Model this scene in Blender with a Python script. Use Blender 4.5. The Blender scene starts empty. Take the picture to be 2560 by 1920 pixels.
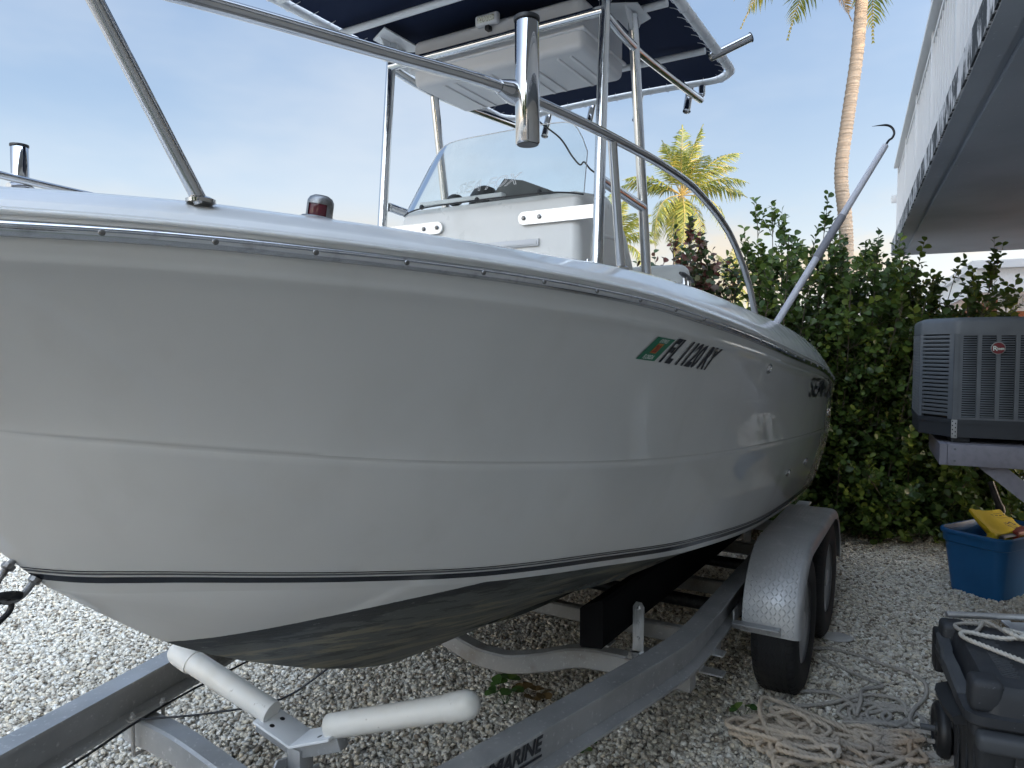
import bpy, bmesh, math, random
import numpy as np
from mathutils import Vector, Matrix, Quaternion, noise as mnoise

scene = bpy.context.scene
COL = scene.collection
R = math.radians
# ------------------------------------------------------------------ camera, sky, sun, exposure
CAM_H = 1.65
cam_d = bpy.data.cameras.new('camera')
cam_d.sensor_width = 36.0
cam_d.lens = 24.96
cam_d.clip_start = 0.05
cam_d.clip_end = 2000
cam = bpy.data.objects.new('camera', cam_d)
COL.objects.link(cam)
cam.location = (0, 0, CAM_H)
cam.rotation_euler = (R(90 - 2.9), 0, 0)
scene.camera = cam

SUN_ELEV = R(9)
SUN_AZ = math.atan2(0.45, -0.89)          # compass angle of the sun: X = sin, Y = cos (behind the camera, to its right)
sun_dir = Vector((math.sin(SUN_AZ) * math.cos(SUN_ELEV), math.cos(SUN_AZ) * math.cos(SUN_ELEV), math.sin(SUN_ELEV)))
sd = bpy.data.lights.new('sun', 'SUN')
sd.energy = 2.3
sd.angle = R(0.6)
sd.color = (1.0, 0.64, 0.28)
sun = bpy.data.objects.new('sun', sd)
COL.objects.link(sun)
sun.location = (8, -12, 20)
sun.rotation_euler = sun_dir.to_track_quat('Z', 'Y').to_euler()

SKY_STRENGTH = 0.15
world = bpy.data.worlds.new('World')
scene.world = world
world.use_nodes = True
wn, wl = world.node_tree.nodes, world.node_tree.links
wn.clear()
w_out = wn.new('ShaderNodeOutputWorld')
w_bg = wn.new('ShaderNodeBackground')
w_bg.inputs['Strength'].default_value = SKY_STRENGTH
w_sky = wn.new('ShaderNodeTexSky')
w_sky.sky_type = 'NISHITA'
w_sky.sun_disc = False
w_sky.sun_elevation = R(9)
w_sky.sun_rotation = SUN_AZ
w_sky.air_density = 1.0
w_sky.dust_density = 0.6
w_sky.ozone_density = 1.3
# thin high cloud everywhere, warm banked cloud low down
w_tc = wn.new('ShaderNodeTexCoord')
w_sep = wn.new('ShaderNodeSeparateXYZ')
wl.new(w_tc.outputs['Generated'], w_sep.inputs[0])
def w_noise(scale_xyz, scale, detail, lo, hi, loc=(0, 0, 0)):
    mp = wn.new('ShaderNodeMapping'); mp.inputs['Scale'].default_value = scale_xyz; mp.inputs['Location'].default_value = loc
    nz = wn.new('ShaderNodeTexNoise'); nz.inputs['Scale'].default_value = scale
    nz.inputs['Detail'].default_value = detail; nz.inputs['Roughness'].default_value = 0.55
    mr = wn.new('ShaderNodeMapRange'); mr.interpolation_type = 'SMOOTHSTEP'
    mr.inputs['From Min'].default_value = lo; mr.inputs['From Max'].default_value = hi
    wl.new(w_tc.outputs['Generated'], mp.inputs[0]); wl.new(mp.outputs[0], nz.inputs['Vector'])
    wl.new(nz.outputs['Fac'], mr.inputs['Value'])
    return mr.outputs[0]
def w_band(a, b, c, d):
    m1 = wn.new('ShaderNodeMapRange'); m1.interpolation_type = 'SMOOTHSTEP'
    m1.inputs['From Min'].default_value = a; m1.inputs['From Max'].default_value = b
    m2 = wn.new('ShaderNodeMapRange'); m2.interpolation_type = 'SMOOTHSTEP'
    m2.inputs['From Min'].default_value = c; m2.inputs['From Max'].default_value = d
    m2.inputs['To Min'].default_value = 1; m2.inputs['To Max'].default_value = 0
    wl.new(w_sep.outputs['Z'], m1.inputs['Value']); wl.new(w_sep.outputs['Z'], m2.inputs['Value'])
    mm = wn.new('ShaderNodeMath'); mm.operation = 'MULTIPLY'
    wl.new(m1.outputs[0], mm.inputs[0]); wl.new(m2.outputs[0], mm.inputs[1])
    return mm.outputs[0]
def w_mul(a, b, k=None):
    mm = wn.new('ShaderNodeMath'); mm.operation = 'MULTIPLY'
    wl.new(a, mm.inputs[0])
    if b is None: mm.inputs[1].default_value = k
    else: wl.new(b, mm.inputs[1])
    return mm.outputs[0]
def w_mix(fac, c1, col):
    mx = wn.new('ShaderNodeMix'); mx.data_type = 'RGBA'
    wl.new(fac, mx.inputs['Factor']); wl.new(c1, mx.inputs['A'])
    mx.inputs['B'].default_value = (*col, 1)
    return mx.outputs['Result']
CIR_LOC, LOW_LOC = (8.5, 3.0, 0.0), (5.18, 11.62, 0.0)
SKYC = 1.0 / SKY_STRENGTH
def k(c): return tuple(x * SKYC for x in c)
# low-contrast evening sky: the physical sky softened by a thin bright veil that whitens towards the horizon
w_ramp = wn.new('ShaderNodeValToRGB'); e_ = w_ramp.color_ramp.elements
e_[0].position = 0.0; e_[0].color = (0.42, 0.435, 0.445, 1); e_[1].position = 1.0; e_[1].color = (0.13, 0.185, 0.295, 1)
for ps, cc_ in ((0.09, (0.395, 0.42, 0.44)), (0.20, (0.275, 0.34, 0.425)), (0.30, (0.20, 0.272, 0.385)), (0.46, (0.15, 0.222, 0.355))):
    q_ = e_.new(ps); q_.color = (*cc_, 1)
wl.new(w_sep.outputs['Z'], w_ramp.inputs[0])
w_sc = wn.new('ShaderNodeVectorMath'); w_sc.operation = 'SCALE'; w_sc.inputs['Scale'].default_value = SKYC
wl.new(w_ramp.outputs[0], w_sc.inputs[0])
base = wn.new('ShaderNodeMix'); base.data_type = 'RGBA'; base.inputs['Factor'].default_value = 0.88
wl.new(w_sky.outputs[0], base.inputs['A']); wl.new(w_sc.outputs[0], base.inputs['B'])
c1 = base.outputs['Result']
cir = w_mul(w_noise((1, 1, 2.6), 1.5, 5, 0.40, 0.72, CIR_LOC), w_band(-0.02, 0.05, 0.25, 0.75))
c2 = w_mix(w_mul(cir, None, 0.5), c1, k((0.445, 0.465, 0.485)))
low = w_mul(w_noise((1, 1, 2.2), 3.6, 6, 0.46, 0.62, LOW_LOC), w_band(-0.05, 0.03, 0.10, 0.21))
c3 = w_mix(w_mul(low, None, 0.85), c2, k((0.50, 0.415, 0.30)))
# added sky glow towards the low sun out of view, raised to brighten hull and gravel
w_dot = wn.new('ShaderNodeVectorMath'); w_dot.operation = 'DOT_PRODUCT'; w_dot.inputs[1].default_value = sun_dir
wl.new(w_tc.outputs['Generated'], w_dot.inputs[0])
def w_math(op, a, b):
    mm = wn.new('ShaderNodeMath'); mm.operation = op
    for i_, q_ in enumerate((a, b)):
        if isinstance(q_, (int, float)): mm.inputs[i_].default_value = q_
        else: wl.new(q_, mm.inputs[i_])
    return mm.outputs[0]
GLOW_BOOST, GLOW_POW = 21.0, 3.5
ph = w_math('MULTIPLY', w_math('POWER', w_math('MULTIPLY', w_math('ADD', w_dot.outputs['Value'], 1.0), 0.5), GLOW_POW), GLOW_BOOST)
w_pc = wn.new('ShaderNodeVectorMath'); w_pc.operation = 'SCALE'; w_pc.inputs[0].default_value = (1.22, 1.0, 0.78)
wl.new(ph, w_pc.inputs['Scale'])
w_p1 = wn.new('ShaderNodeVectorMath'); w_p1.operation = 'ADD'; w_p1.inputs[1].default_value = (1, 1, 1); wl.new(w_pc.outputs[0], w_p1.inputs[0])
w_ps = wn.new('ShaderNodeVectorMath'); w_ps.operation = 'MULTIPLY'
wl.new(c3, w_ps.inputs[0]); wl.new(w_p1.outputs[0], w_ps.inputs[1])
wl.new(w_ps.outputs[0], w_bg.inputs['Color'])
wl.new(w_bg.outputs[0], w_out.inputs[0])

vs = scene.view_settings
vs.view_transform = 'Standard'
vs.look = 'None'
vs.exposure = 1.0
vs.gamma = 1.0
vs.use_curve_mapping = False
scene.cycles.max_bounces = 8
scene.cycles.use_denoising = True

# ------------------------------------------------------------------ helpers
class MB:
    """collects vertices and faces and links them as ONE mesh object"""
    def __init__(s): s.v, s.f, s.att = [], [], []
    def add(s, vs_, fs):
        o = len(s.v)
        s.v += [tuple(p) for p in vs_]
        s.f += [tuple(i + o for i in q) for q in fs]
    def box(s, x0, x1, y0, y1, z0, z1, M=None):
        P = [(x0,y0,z0),(x1,y0,z0),(x1,y1,z0),(x0,y1,z0),(x0,y0,z1),(x1,y0,z1),(x1,y1,z1),(x0,y1,z1)]
        if M is not None: P = [M @ Vector(p) for p in P]
        s.add(P, [(0,3,2,1),(4,5,6,7),(0,1,5,4),(1,2,6,5),(2,3,7,6),(3,0,4,7)])
    def rbox(s, x0, x1, y0, y1, z0, z1, r=0.005, seg=2, M=None):
        bm = bmesh.new()
        bmesh.ops.create_cube(bm, size=1.0)
        for v in bm.verts:
            v.co = Vector(((x0+x1)/2 + v.co.x*(x1-x0), (y0+y1)/2 + v.co.y*(y1-y0), (z0+z1)/2 + v.co.z*(z1-z0)))
        bmesh.ops.bevel(bm, geom=bm.edges[:], offset=r, segments=seg, profile=0.5, affect='EDGES')
        s.bm(bm, M); bm.free()
    def bm(s, bm, M=None):
        bm.verts.index_update()
        s.add([(M @ v.co) if M is not None else tuple(v.co) for v in bm.verts], [tuple(v.index for v in f.verts) for f in bm.faces])
    def rings(s, rings, closed=True, cap0=False, cap1=False, loop=False):
        n = len(rings[0]); o = len(s.v)
        for rg in rings: s.v += [tuple(p) for p in rg]
        m = len(rings)
        for i in range(m if loop else m - 1):
            a, b = o + i*n, o + ((i+1) % m)*n
            for j in range(n if closed else n - 1):
                j2 = (j+1) % n
                s.f.append((a+j, a+j2, b+j2, b+j))
        if cap0: s.f.append(tuple(o + j for j in reversed(range(n))))
        if cap1: s.f.append(tuple(o + (m-1)*n + j for j in range(n)))
    def tube(s, pts, r, n=10, caps=True, loop=False, lobes=0, pitch=0.05, amp=0.3, ell=None, up=None):
        P = [Vector(p) for p in pts]; m = len(P)
        T = []
        for i in range(m):
            a = P[(i-1) % m] if (loop or i > 0) else P[i]
            b = P[(i+1) % m] if (loop or i < m-1) else P[i]
            t = (b - a); T.append(t.normalized() if t.length > 1e-9 else Vector((0,0,1)))
        ref = Vector(up) if up else (Vector((0,0,1)) if abs(T[0].z) < 0.9 else Vector((1,0,0)))
        nrm = (ref - T[0]*ref.dot(T[0])).normalized()
        rg = []; L = 0
        for i in range(m):
            if i: L += (P[i]-P[i-1]).length
            nn = Vector(up) - T[i]*Vector(up).dot(T[i]) if up else nrm - T[i]*nrm.dot(T[i])
            nrm = nn.normalized() if nn.length > 1e-9 else nrm
            bn = T[i].cross(nrm)
            rr = r[i] if hasattr(r, '__len__') else r
            ring = []
            for j in range(n):
                a = 2*math.pi*j/n
                q = rr
                if lobes: q = rr*(1 - amp + amp*abs(math.cos(0.5*lobes*(a - 2*math.pi*L/pitch/1.0))))
                e1, e2 = (ell if ell else (1, 1))
                ring.append(P[i] + nrm*math.cos(a)*q*e1 + bn*math.sin(a)*q*e2)
            rg.append(ring)
        s.rings(rg, True, caps and not loop, caps and not loop, loop)
    def cyl(s, a, b, r, n=16, r2=None): s.tube([a, b], [r, r if r2 is None else r2], n)
    def lathe(s, prof, o, axis=(0,0,1), n=20, cap0=True, cap1=True):
        ax = Vector(axis).normalized(); q = ax.to_track_quat('Z', 'Y'); o = Vector(o)
        rg = [[o + q @ Vector((r*math.cos(2*math.pi*j/n), r*math.sin(2*math.pi*j/n), h)) for j in range(n)] for r, h in prof]
        s.rings(rg, True, cap0, cap1)
    def sphere(s, c, r, n=12, sc=(1,1,1)):
        bm = bmesh.new(); bmesh.ops.create_uvsphere(bm, u_segments=n, v_segments=max(4, n//2), radius=r)
        s.bm(bm, Matrix.Translation(c) @ Matrix.Diagonal((*sc, 1))); bm.free()
    def prism(s, poly, axis, a, b, M=None):
        """polygon in the plane perpendicular to axis 'x','y' or 'z', extruded from a to b"""
        def P(p, h): return {'x': (h, p[0], p[1]), 'y': (p[0], h, p[1]), 'z': (p[0], p[1], h)}[axis]
        n = len(poly)
        V = [P(p, a) for p in poly] + [P(p, b) for p in poly]
        if M is not None: V = [M @ Vector(v) for v in V]
        s.add(V, [tuple(reversed(range(n))), tuple(range(n, 2*n))] + [(i, (i+1) % n, n+(i+1) % n, n+i) for i in range(n)])
    def fix(s, me):
        bm = bmesh.new(); bm.from_mesh(me); bmesh.ops.recalc_face_normals(bm, faces=bm.faces); bm.to_mesh(me); bm.free()
    def build(s, name, mat, parent=None, smooth=35, fix=True, weld=None):
        me = bpy.data.meshes.new(name)
        me.from_pydata(s.v, [], s.f); me.update()
        if weld:
            bm = bmesh.new(); bm.from_mesh(me); bmesh.ops.remove_doubles(bm, verts=bm.verts, dist=weld); bm.to_mesh(me); bm.free()
        if fix: s.fix(me)
        if mat: me.materials.append(mat)
        if smooth is not None and len(me.polygons):
            me.polygons.foreach_set('use_smooth', [True]*len(me.polygons))
            if smooth < 180: me.set_sharp_from_angle(angle=R(smooth))
        return link(name, me, parent)

def link(name, me, parent=None):
    o = bpy.data.objects.new(name, me); COL.objects.link(o)
    if parent: o.parent = parent
    return o
def tag(o, label=None, cat=None, group=None, kind=None):
    if label: o['label'] = label
    if cat: o['category'] = cat
    if group: o['group'] = group
    if kind: o['kind'] = kind
    return o
def thing(name, label, cat, loc=(0,0,0), rz=0.0, group=None):
    o = bpy.data.objects.new(name, None); COL.objects.link(o)
    o.location = loc; o.rotation_euler = (0, 0, rz); o.empty_display_size = 0.1
    return tag(o, label, cat, group)
def copy_part(o, parent, M=None):
    c = o.copy(); COL.objects.link(c); c.parent = parent
    if M is not None: c.matrix_basis = M
    return c
def text_mesh(body, size, weight=0.0, shear=0.0, align='LEFT', extrude=0.0, outline=0.0):
    cu = bpy.data.curves.new('lettering', 'FONT'); cu.body = body; cu.size = size; cu.offset = weight; cu.shear = shear
    cu.align_x = align; cu.extrude = extrude; cu.resolution_u = 3
    if outline: cu.fill_mode = 'NONE'; cu.bevel_depth = outline; cu.bevel_resolution = 0
    ob = bpy.data.objects.new('lettering', cu); COL.objects.link(ob)
    dg = bpy.context.evaluated_depsgraph_get()
    me = bpy.data.meshes.new_from_object(ob.evaluated_get(dg))
    V = [tuple(v.co) for v in me.vertices]; F = [tuple(p.vertices) for p in me.polygons]
    bpy.data.objects.remove(ob); bpy.data.curves.remove(cu); bpy.data.meshes.remove(me)
    return V, F
def pchip(x, y, xs):
    x = np.asarray(x, float); y = np.asarray(y, float); xs = np.clip(np.asarray(xs, float), x[0], x[-1])
    h = np.diff(x); d = np.diff(y)/h; m = np.zeros(len(x))
    for i in range(1, len(x)-1):
        if d[i-1]*d[i] > 0:
            w1, w2 = 2*h[i]+h[i-1], h[i]+2*h[i-1]
            m[i] = (w1+w2)/(w1/d[i-1]+w2/d[i])
    m[0], m[-1] = d[0], d[-1]
    kx = np.clip(np.searchsorted(x, xs, 'right')-1, 0, len(x)-2)
    t = (xs-x[kx])/h[kx]
    return ((1+2*t)*(1-t)**2*y[kx] + t*(1-t)**2*h[kx]*m[kx] + t*t*(3-2*t)*y[kx+1] + t*t*(t-1)*h[kx]*m[kx+1])
def spline(pts, n):
    """Catmull-Rom through the points, n steps a span"""
    P = [Vector(p) for p in pts]; out = []
    for i in range(len(P)-1):
        p0 = P[i-1] if i else P[0]*2-P[1]; p1, p2 = P[i], P[i+1]; p3 = P[i+2] if i+2 < len(P) else P[-1]*2-P[-2]
        for j in range(n):
            t = j/n
            out.append(0.5*((2*p1) + (p2-p0)*t + (2*p0-5*p1+4*p2-p3)*t*t + (3*p1-p0-3*p2+p3)*t**3))
    out.append(P[-1]); return out

# ------------------------------------------------------------------ materials
def mat(name, color, rough=0.5, metal=0.0, spec=0.5, var=None, var2=None, bump=None, coat=0.0, rvar=None, coords='Object', stretch=None):
    """var/var2: (scale, colour, low, high[, stretch]) mixes a second colour in by noise; bump: (scale, strength[, distance]); rvar: (scale, amount)"""
    m = bpy.data.materials.new(name); m.use_nodes = True
    nt = m.node_tree; N, L = nt.nodes, nt.links
    b = N['Principled BSDF']
    b.inputs['Base Color'].default_value = (*color, 1); b.inputs['Roughness'].default_value = rough
    b.inputs['Metallic'].default_value = metal; b.inputs['Specular IOR Level'].default_value = spec
    b.inputs['Coat Weight'].default_value = coat; b.inputs['Coat Roughness'].default_value = 0.05
    tc = N.new('ShaderNodeTexCoord')
    def nz(scale, st=None, det=5):
        n = N.new('ShaderNodeTexNoise'); n.inputs['Scale'].default_value = scale; n.inputs['Detail'].default_value = det
        st = st or stretch
        if st:
            mp = N.new('ShaderNodeMapping'); mp.inputs['Scale'].default_value = st
            L.new(tc.outputs[coords], mp.inputs[0]); L.new(mp.outputs[0], n.inputs['Vector'])
        else: L.new(tc.outputs[coords], n.inputs['Vector'])
        return n.outputs['Fac']
    def rng(src, lo, hi, a=0, b2=1):
        r = N.new('ShaderNodeMapRange'); r.interpolation_type = 'SMOOTHSTEP'
        r.inputs['From Min'].default_value = lo; r.inputs['From Max'].default_value = hi
        r.inputs['To Min'].default_value = a; r.inputs['To Max'].default_value = b2
        L.new(src, r.inputs['Value']); return r.outputs[0]
    cur = None
    for vv in (var, var2):
        if vv:
            f = rng(nz(vv[0], vv[4] if len(vv) > 4 else None), vv[2], vv[3])
            mx = N.new('ShaderNodeMix'); mx.data_type = 'RGBA'; L.new(f, mx.inputs['Factor'])
            if cur: L.new(cur, mx.inputs['A'])
            else: mx.inputs['A'].default_value = (*color, 1)
            mx.inputs['B'].default_value = (*vv[1], 1); cur = mx.outputs['Result']
    if cur: L.new(cur, b.inputs['Base Color'])
    if rvar: L.new(rng(nz(rvar[0]), 0.3, 0.7, max(0, rough-rvar[1]), min(1, rough+rvar[1])), b.inputs['Roughness'])
    if bump:
        bp = N.new('ShaderNodeBump'); bp.inputs['Strength'].default_value = bump[1]; bp.inputs['Distance'].default_value = bump[2] if len(bump) > 2 else 0.01
        L.new(nz(bump[0]), bp.inputs['Height']); L.new(bp.outputs[0], b.inputs['Normal'])
    m['b'] = 1
    return m
M = {}
M['gel'] = mat('white_gelcoat', (0.63, 0.628, 0.61), 0.035, spec=0.55, var=(2.5, (0.595, 0.595, 0.575), 0.4, 0.75), var2=(5, (0.585, 0.58, 0.555), 0.5, 0.9, (1.6, 1.6, 0.22)), rvar=(7, 0.022), bump=(2.2, 0.004, 0.05))
M['deckgel'] = mat('deck_gelcoat', (0.80, 0.80, 0.79), 0.12, var=(4, (0.72, 0.72, 0.70), 0.45, 0.8), rvar=(12, 0.05))
M['console'] = mat('console_gelcoat', (0.74, 0.725, 0.69), 0.33, var=(5, (0.66, 0.645, 0.61), 0.5, 0.85), rvar=(14, 0.06))
M['chrome'] = mat('stainless_steel', (0.60, 0.595, 0.595), 0.08, 1.0, var=(70, (0.30, 0.27, 0.25), 0.70, 0.80), var2=(6, (0.48, 0.48, 0.49), 0.4, 0.8), rvar=(30, 0.05))
M['rail'] = mat('scuffed_rub_rail', (0.66, 0.67, 0.69), 0.15, 1.0, var=(30, (0.45, 0.45, 0.47), 0.52, 0.72), rvar=(24, 0.09))
M['tube'] = mat('anodised_tube', (0.70, 0.71, 0.72), 0.17, 1.0, var=(60, (0.40, 0.39, 0.37), 0.66, 0.78), rvar=(20, 0.06))
M['alu'] = mat('brushed_aluminium', (0.78, 0.79, 0.80), 0.36, 0.85, var=(20, (0.66, 0.67, 0.68), 0.4, 0.7, (1, 12, 1)))
M['galv'] = mat('weathered_aluminium_beam', (0.47, 0.475, 0.48), 0.52, 0.55, var=(5, (0.36, 0.365, 0.37), 0.35, 0.75), var2=(70, (0.60, 0.60, 0.60), 0.58, 0.75), bump=(160, 0.12, 0.002), rvar=(12, 0.1))
M['galvrust'] = mat('stained_galvanised_steel', (0.40, 0.395, 0.385), 0.6, 0.35, var=(7, (0.27, 0.24, 0.20), 0.5, 0.85), var2=(80, (0.52, 0.52, 0.51), 0.58, 0.75), bump=(120, 0.15, 0.002))
M['pvc'] = mat('white_pvc', (0.74, 0.73, 0.69), 0.42, var=(7, (0.60, 0.575, 0.50), 0.45, 0.85), var2=(50, (0.42, 0.39, 0.34), 0.68, 0.78), bump=(60, 0.05, 0.002))
M['whitemetal'] = mat('white_painted_metal', (0.76, 0.77, 0.78), 0.35, var=(14, (0.66, 0.66, 0.66), 0.55, 0.85))
M['navy'] = mat('navy_canvas', (0.014, 0.022, 0.052), 0.9, spec=0.15, bump=(500, 0.25, 0.002), var=(3, (0.02, 0.03, 0.064), 0.4, 0.8))
M['black'] = mat('black_plastic', (0.018, 0.019, 0.021), 0.45, var=(20, (0.035, 0.035, 0.037), 0.5, 0.8))
M['stripe'] = mat('navy_vinyl_stripe', (0.012, 0.016, 0.024), 0.2)
M['pin'] = mat('grey_pin_stripe', (0.075, 0.077, 0.085), 0.25)
M['letter'] = mat('dark_vinyl_lettering', (0.013, 0.015, 0.022), 0.3)
M['green'] = mat('green_vinyl', (0.015, 0.16, 0.085), 0.35)
M['orange'] = mat('orange_vinyl', (0.42, 0.17, 0.03), 0.4)
M['paleprint'] = mat('pale_print', (0.62, 0.70, 0.64), 0.4)
M['carpet'] = mat('black_bunk_carpet', (0.008, 0.008, 0.009), 0.95, spec=0.1, bump=(420, 0.5, 0.003))
M['rubber'] = mat('tyre_rubber', (0.024, 0.024, 0.025), 0.72, spec=0.3, var=(10, (0.036, 0.034, 0.032), 0.5, 0.8), bump=(90, 0.1, 0.003))
M['rim'] = mat('rim_paint', (0.42, 0.42, 0.43), 0.4, 0.4, var=(16, (0.25, 0.22, 0.19), 0.58, 0.8))
M['fender'] = mat('tread_plate_aluminium', (0.44, 0.445, 0.45), 0.48, 0.5, var=(5, (0.36, 0.365, 0.37), 0.25, 0.85), var2=(26, (0.58, 0.58, 0.575), 0.5, 0.95), rvar=(9, 0.08))
M['cush'] = mat('white_vinyl_cushion', (0.70, 0.70, 0.67), 0.42, bump=(200, 0.05, 0.002))
M['boxplastic'] = mat('grey_white_moulded_plastic', (0.66, 0.66, 0.67), 0.45, var=(3, (0.60, 0.60, 0.61), 0.4, 0.8))
M['redlens'] = mat('red_lens', (0.085, 0.012, 0.02), 0.15)
M['lightlens'] = mat('lamp_lens', (0.72, 0.72, 0.62), 0.12, var=(130, (0.35, 0.33, 0.25), 0.5, 0.6))
M['housewhite'] = mat('white_house_paint', (0.72, 0.73, 0.74), 0.55, var=(3, (0.62, 0.63, 0.64), 0.45, 0.8), bump=(30, 0.05, 0.004))
M['slat'] = mat('white_slat_paint', (0.68, 0.68, 0.685), 0.5, var=(4, (0.66, 0.65, 0.66), 0.45, 0.8, (1, 1, 0.3)))
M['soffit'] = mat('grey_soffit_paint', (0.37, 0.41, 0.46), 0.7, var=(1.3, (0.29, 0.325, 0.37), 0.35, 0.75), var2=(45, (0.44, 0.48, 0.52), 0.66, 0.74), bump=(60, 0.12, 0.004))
M['shed'] = mat('white_weatherboard', (0.70, 0.70, 0.70), 0.55, var=(6, (0.55, 0.56, 0.58), 0.5, 0.85, (1, 8, 8)), bump=(40, 0.05, 0.003))
M['orangewall'] = mat('terracotta_paint', (0.36, 0.12, 0.05), 0.7, var=(4, (0.26, 0.085, 0.04), 0.45, 0.8))
M['housewall'] = mat('pale_render', (0.62, 0.61, 0.59), 0.8, var=(1.1, (0.55, 0.54, 0.52), 0.4, 0.75), bump=(25, 0.2, 0.006))
M['roof'] = mat('roof_metal', (0.36, 0.36, 0.36), 0.5)
M['acpaint'] = mat('grey_unit_paint', (0.125, 0.135, 0.145), 0.45, var=(8, (0.10, 0.108, 0.118), 0.4, 0.8))
M['acdark'] = mat('dark_unit_interior', (0.008, 0.008, 0.009), 0.8)
M['acbase'] = mat('dark_base_pan', (0.032, 0.036, 0.042), 0.55)
M['badge'] = mat('maroon_badge', (0.16, 0.022, 0.026), 0.25)
M['shelf'] = mat('mauve_grey_board_paint', (0.235, 0.225, 0.255), 0.6, var=(5, (0.20, 0.19, 0.215), 0.4, 0.75, (1, 6, 6)), var2=(130, (0.62, 0.62, 0.62), 0.745, 0.765), bump=(30, 0.06, 0.003))
M['tote'] = mat('blue_tote_plastic', (0.012, 0.105, 0.27), 0.38, var=(6, (0.010, 0.09, 0.23), 0.4, 0.75))
M['yellow'] = mat('yellow_fabric', (0.62, 0.46, 0.012), 0.8, var=(9, (0.50, 0.36, 0.012), 0.45, 0.8), bump=(60, 0.3, 0.006))
M['vestprint'] = mat('dark_print', (0.06, 0.05, 0.02), 0.7)
M['red'] = mat('faded_red_plastic', (0.30, 0.045, 0.028), 0.5)
M['chest'] = mat('worn_black_plastic', (0.032, 0.035, 0.040), 0.55, var=(6, (0.055, 0.058, 0.064), 0.45, 0.8), var2=(75, (0.17, 0.175, 0.18), 0.66, 0.78), bump=(240, 0.1, 0.002), rvar=(9, 0.1))
M['chest2'] = mat('worn_grey_plastic', (0.065, 0.07, 0.076), 0.6, var=(8, (0.095, 0.10, 0.105), 0.45, 0.8), bump=(220, 0.1, 0.002))
M['rope'] = mat('beige_rope', (0.52, 0.44, 0.35), 0.9, spec=0.1, var=(3.0, (0.40, 0.365, 0.32), 0.42, 0.62), var2=(4, (0.42, 0.29, 0.18), 0.50, 0.85), bump=(420, 0.4, 0.002))
M['rope2'] = mat('grey_rope', (0.40, 0.37, 0.325), 0.9, spec=0.1, var=(4, (0.31, 0.295, 0.27), 0.42, 0.7), bump=(420, 0.4, 0.002))
M['ropewhite'] = mat('silvery_rope', (0.62, 0.59, 0.53), 0.6, var=(6, (0.50, 0.46, 0.38), 0.45, 0.75), bump=(400, 0.3, 0.002))
M['hook'] = mat('blackened_steel', (0.035, 0.037, 0.042), 0.42, 0.7, var=(40, (0.09, 0.085, 0.08), 0.5, 0.75))
M['eye'] = mat('dull_steel', (0.30, 0.30, 0.30), 0.4, 0.9, var=(40, (0.16, 0.15, 0.14), 0.45, 0.7))
M['gaffpole'] = mat('gaff_pole_paint', (0.56, 0.56, 0.61), 0.42, var=(9, (0.44, 0.44, 0.48), 0.45, 0.75))
M['gaffgrip'] = mat('gaff_grip', (0.24, 0.24, 0.27), 0.7, bump=(40, 0.3, 0.004), stretch=(0.2, 0.2, 6))
M['bark'] = mat('palm_bark', (0.20, 0.155, 0.115), 0.9, var=(5, (0.12, 0.095, 0.072), 0.42, 0.65, (0.4, 0.4, 9)), var2=(7, (0.27, 0.22, 0.17), 0.55, 0.75), bump=(4, 0.8, 0.03), stretch=(0.5, 0.5, 7))
M['stem'] = mat('shrub_stem', (0.10, 0.08, 0.055), 0.85)
M['flat'] = mat('pale_stone', (0.42, 0.41, 0.385), 0.8, bump=(30, 0.2, 0.006))
M['dry'] = mat('dry_grass', (0.27, 0.20, 0.12), 0.9)
M['paint_bottom'] = None

def leaf_mat(name, dark, mid, lite, new, rough=0.38, trans=0.25):
    m = bpy.data.materials.new(name); m.use_nodes = True
    N, L = m.node_tree.nodes, m.node_tree.links
    b = N['Principled BSDF']; b.inputs['Roughness'].default_value = rough; b.inputs['Specular IOR Level'].default_value = 0.4
    at = N.new('ShaderNodeAttribute'); at.attribute_name = 'tint'
    cr = N.new('ShaderNodeValToRGB'); e = cr.color_ramp.elements
    e[0].position = 0.0; e[0].color = (*dark, 1); e[1].position = 0.55; e[1].color = (*mid, 1)
    x = e.new(0.9); x.color = (*lite, 1); x = e.new(0.97); x.color = (*new, 1)
    L.new(at.outputs['Fac'], cr.inputs[0]); L.new(cr.outputs[0], b.inputs['Base Color'])
    tr = N.new('ShaderNodeBsdfTranslucent'); L.new(cr.outputs[0], tr.inputs['Color'])
    mx = N.new('ShaderNodeMixShader'); mx.inputs[0].default_value = trans
    L.new(b.outputs[0], mx.inputs[1]); L.new(tr.outputs[0], mx.inputs[2]); L.new(mx.outputs[0], N['Material Output'].inputs[0])
    return m
M['leaf'] = leaf_mat('hedge_leaf', (0.042, 0.082, 0.024), (0.100, 0.158, 0.034), (0.25, 0.30, 0.05), (0.30, 0.34, 0.07), 0.34, 0.32)
M['leafred'] = leaf_mat('bronze_tipped_leaf', (0.035, 0.062, 0.026), (0.066, 0.105, 0.035), (0.12, 0.075, 0.045), (0.16, 0.055, 0.045))
M['frond'] = leaf_mat('palm_leaflet', (0.065, 0.095, 0.020), (0.145, 0.165, 0.028), (0.27, 0.24, 0.045), (0.34, 0.26, 0.09), 0.45, 0.35)
M['frondrib'] = mat('palm_rachis', (0.30, 0.22, 0.07), 0.6)
M['frondry'] = leaf_mat('dry_palm_leaflet', (0.10, 0.075, 0.035), (0.19, 0.13, 0.055), (0.27, 0.17, 0.07), (0.30, 0.20, 0.10), 0.6, 0.3)
M['weed'] = leaf_mat('weed_leaf', (0.05, 0.11, 0.03), (0.08, 0.16, 0.04), (0.15, 0.22, 0.05), (0.2, 0.2, 0.06))

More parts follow.
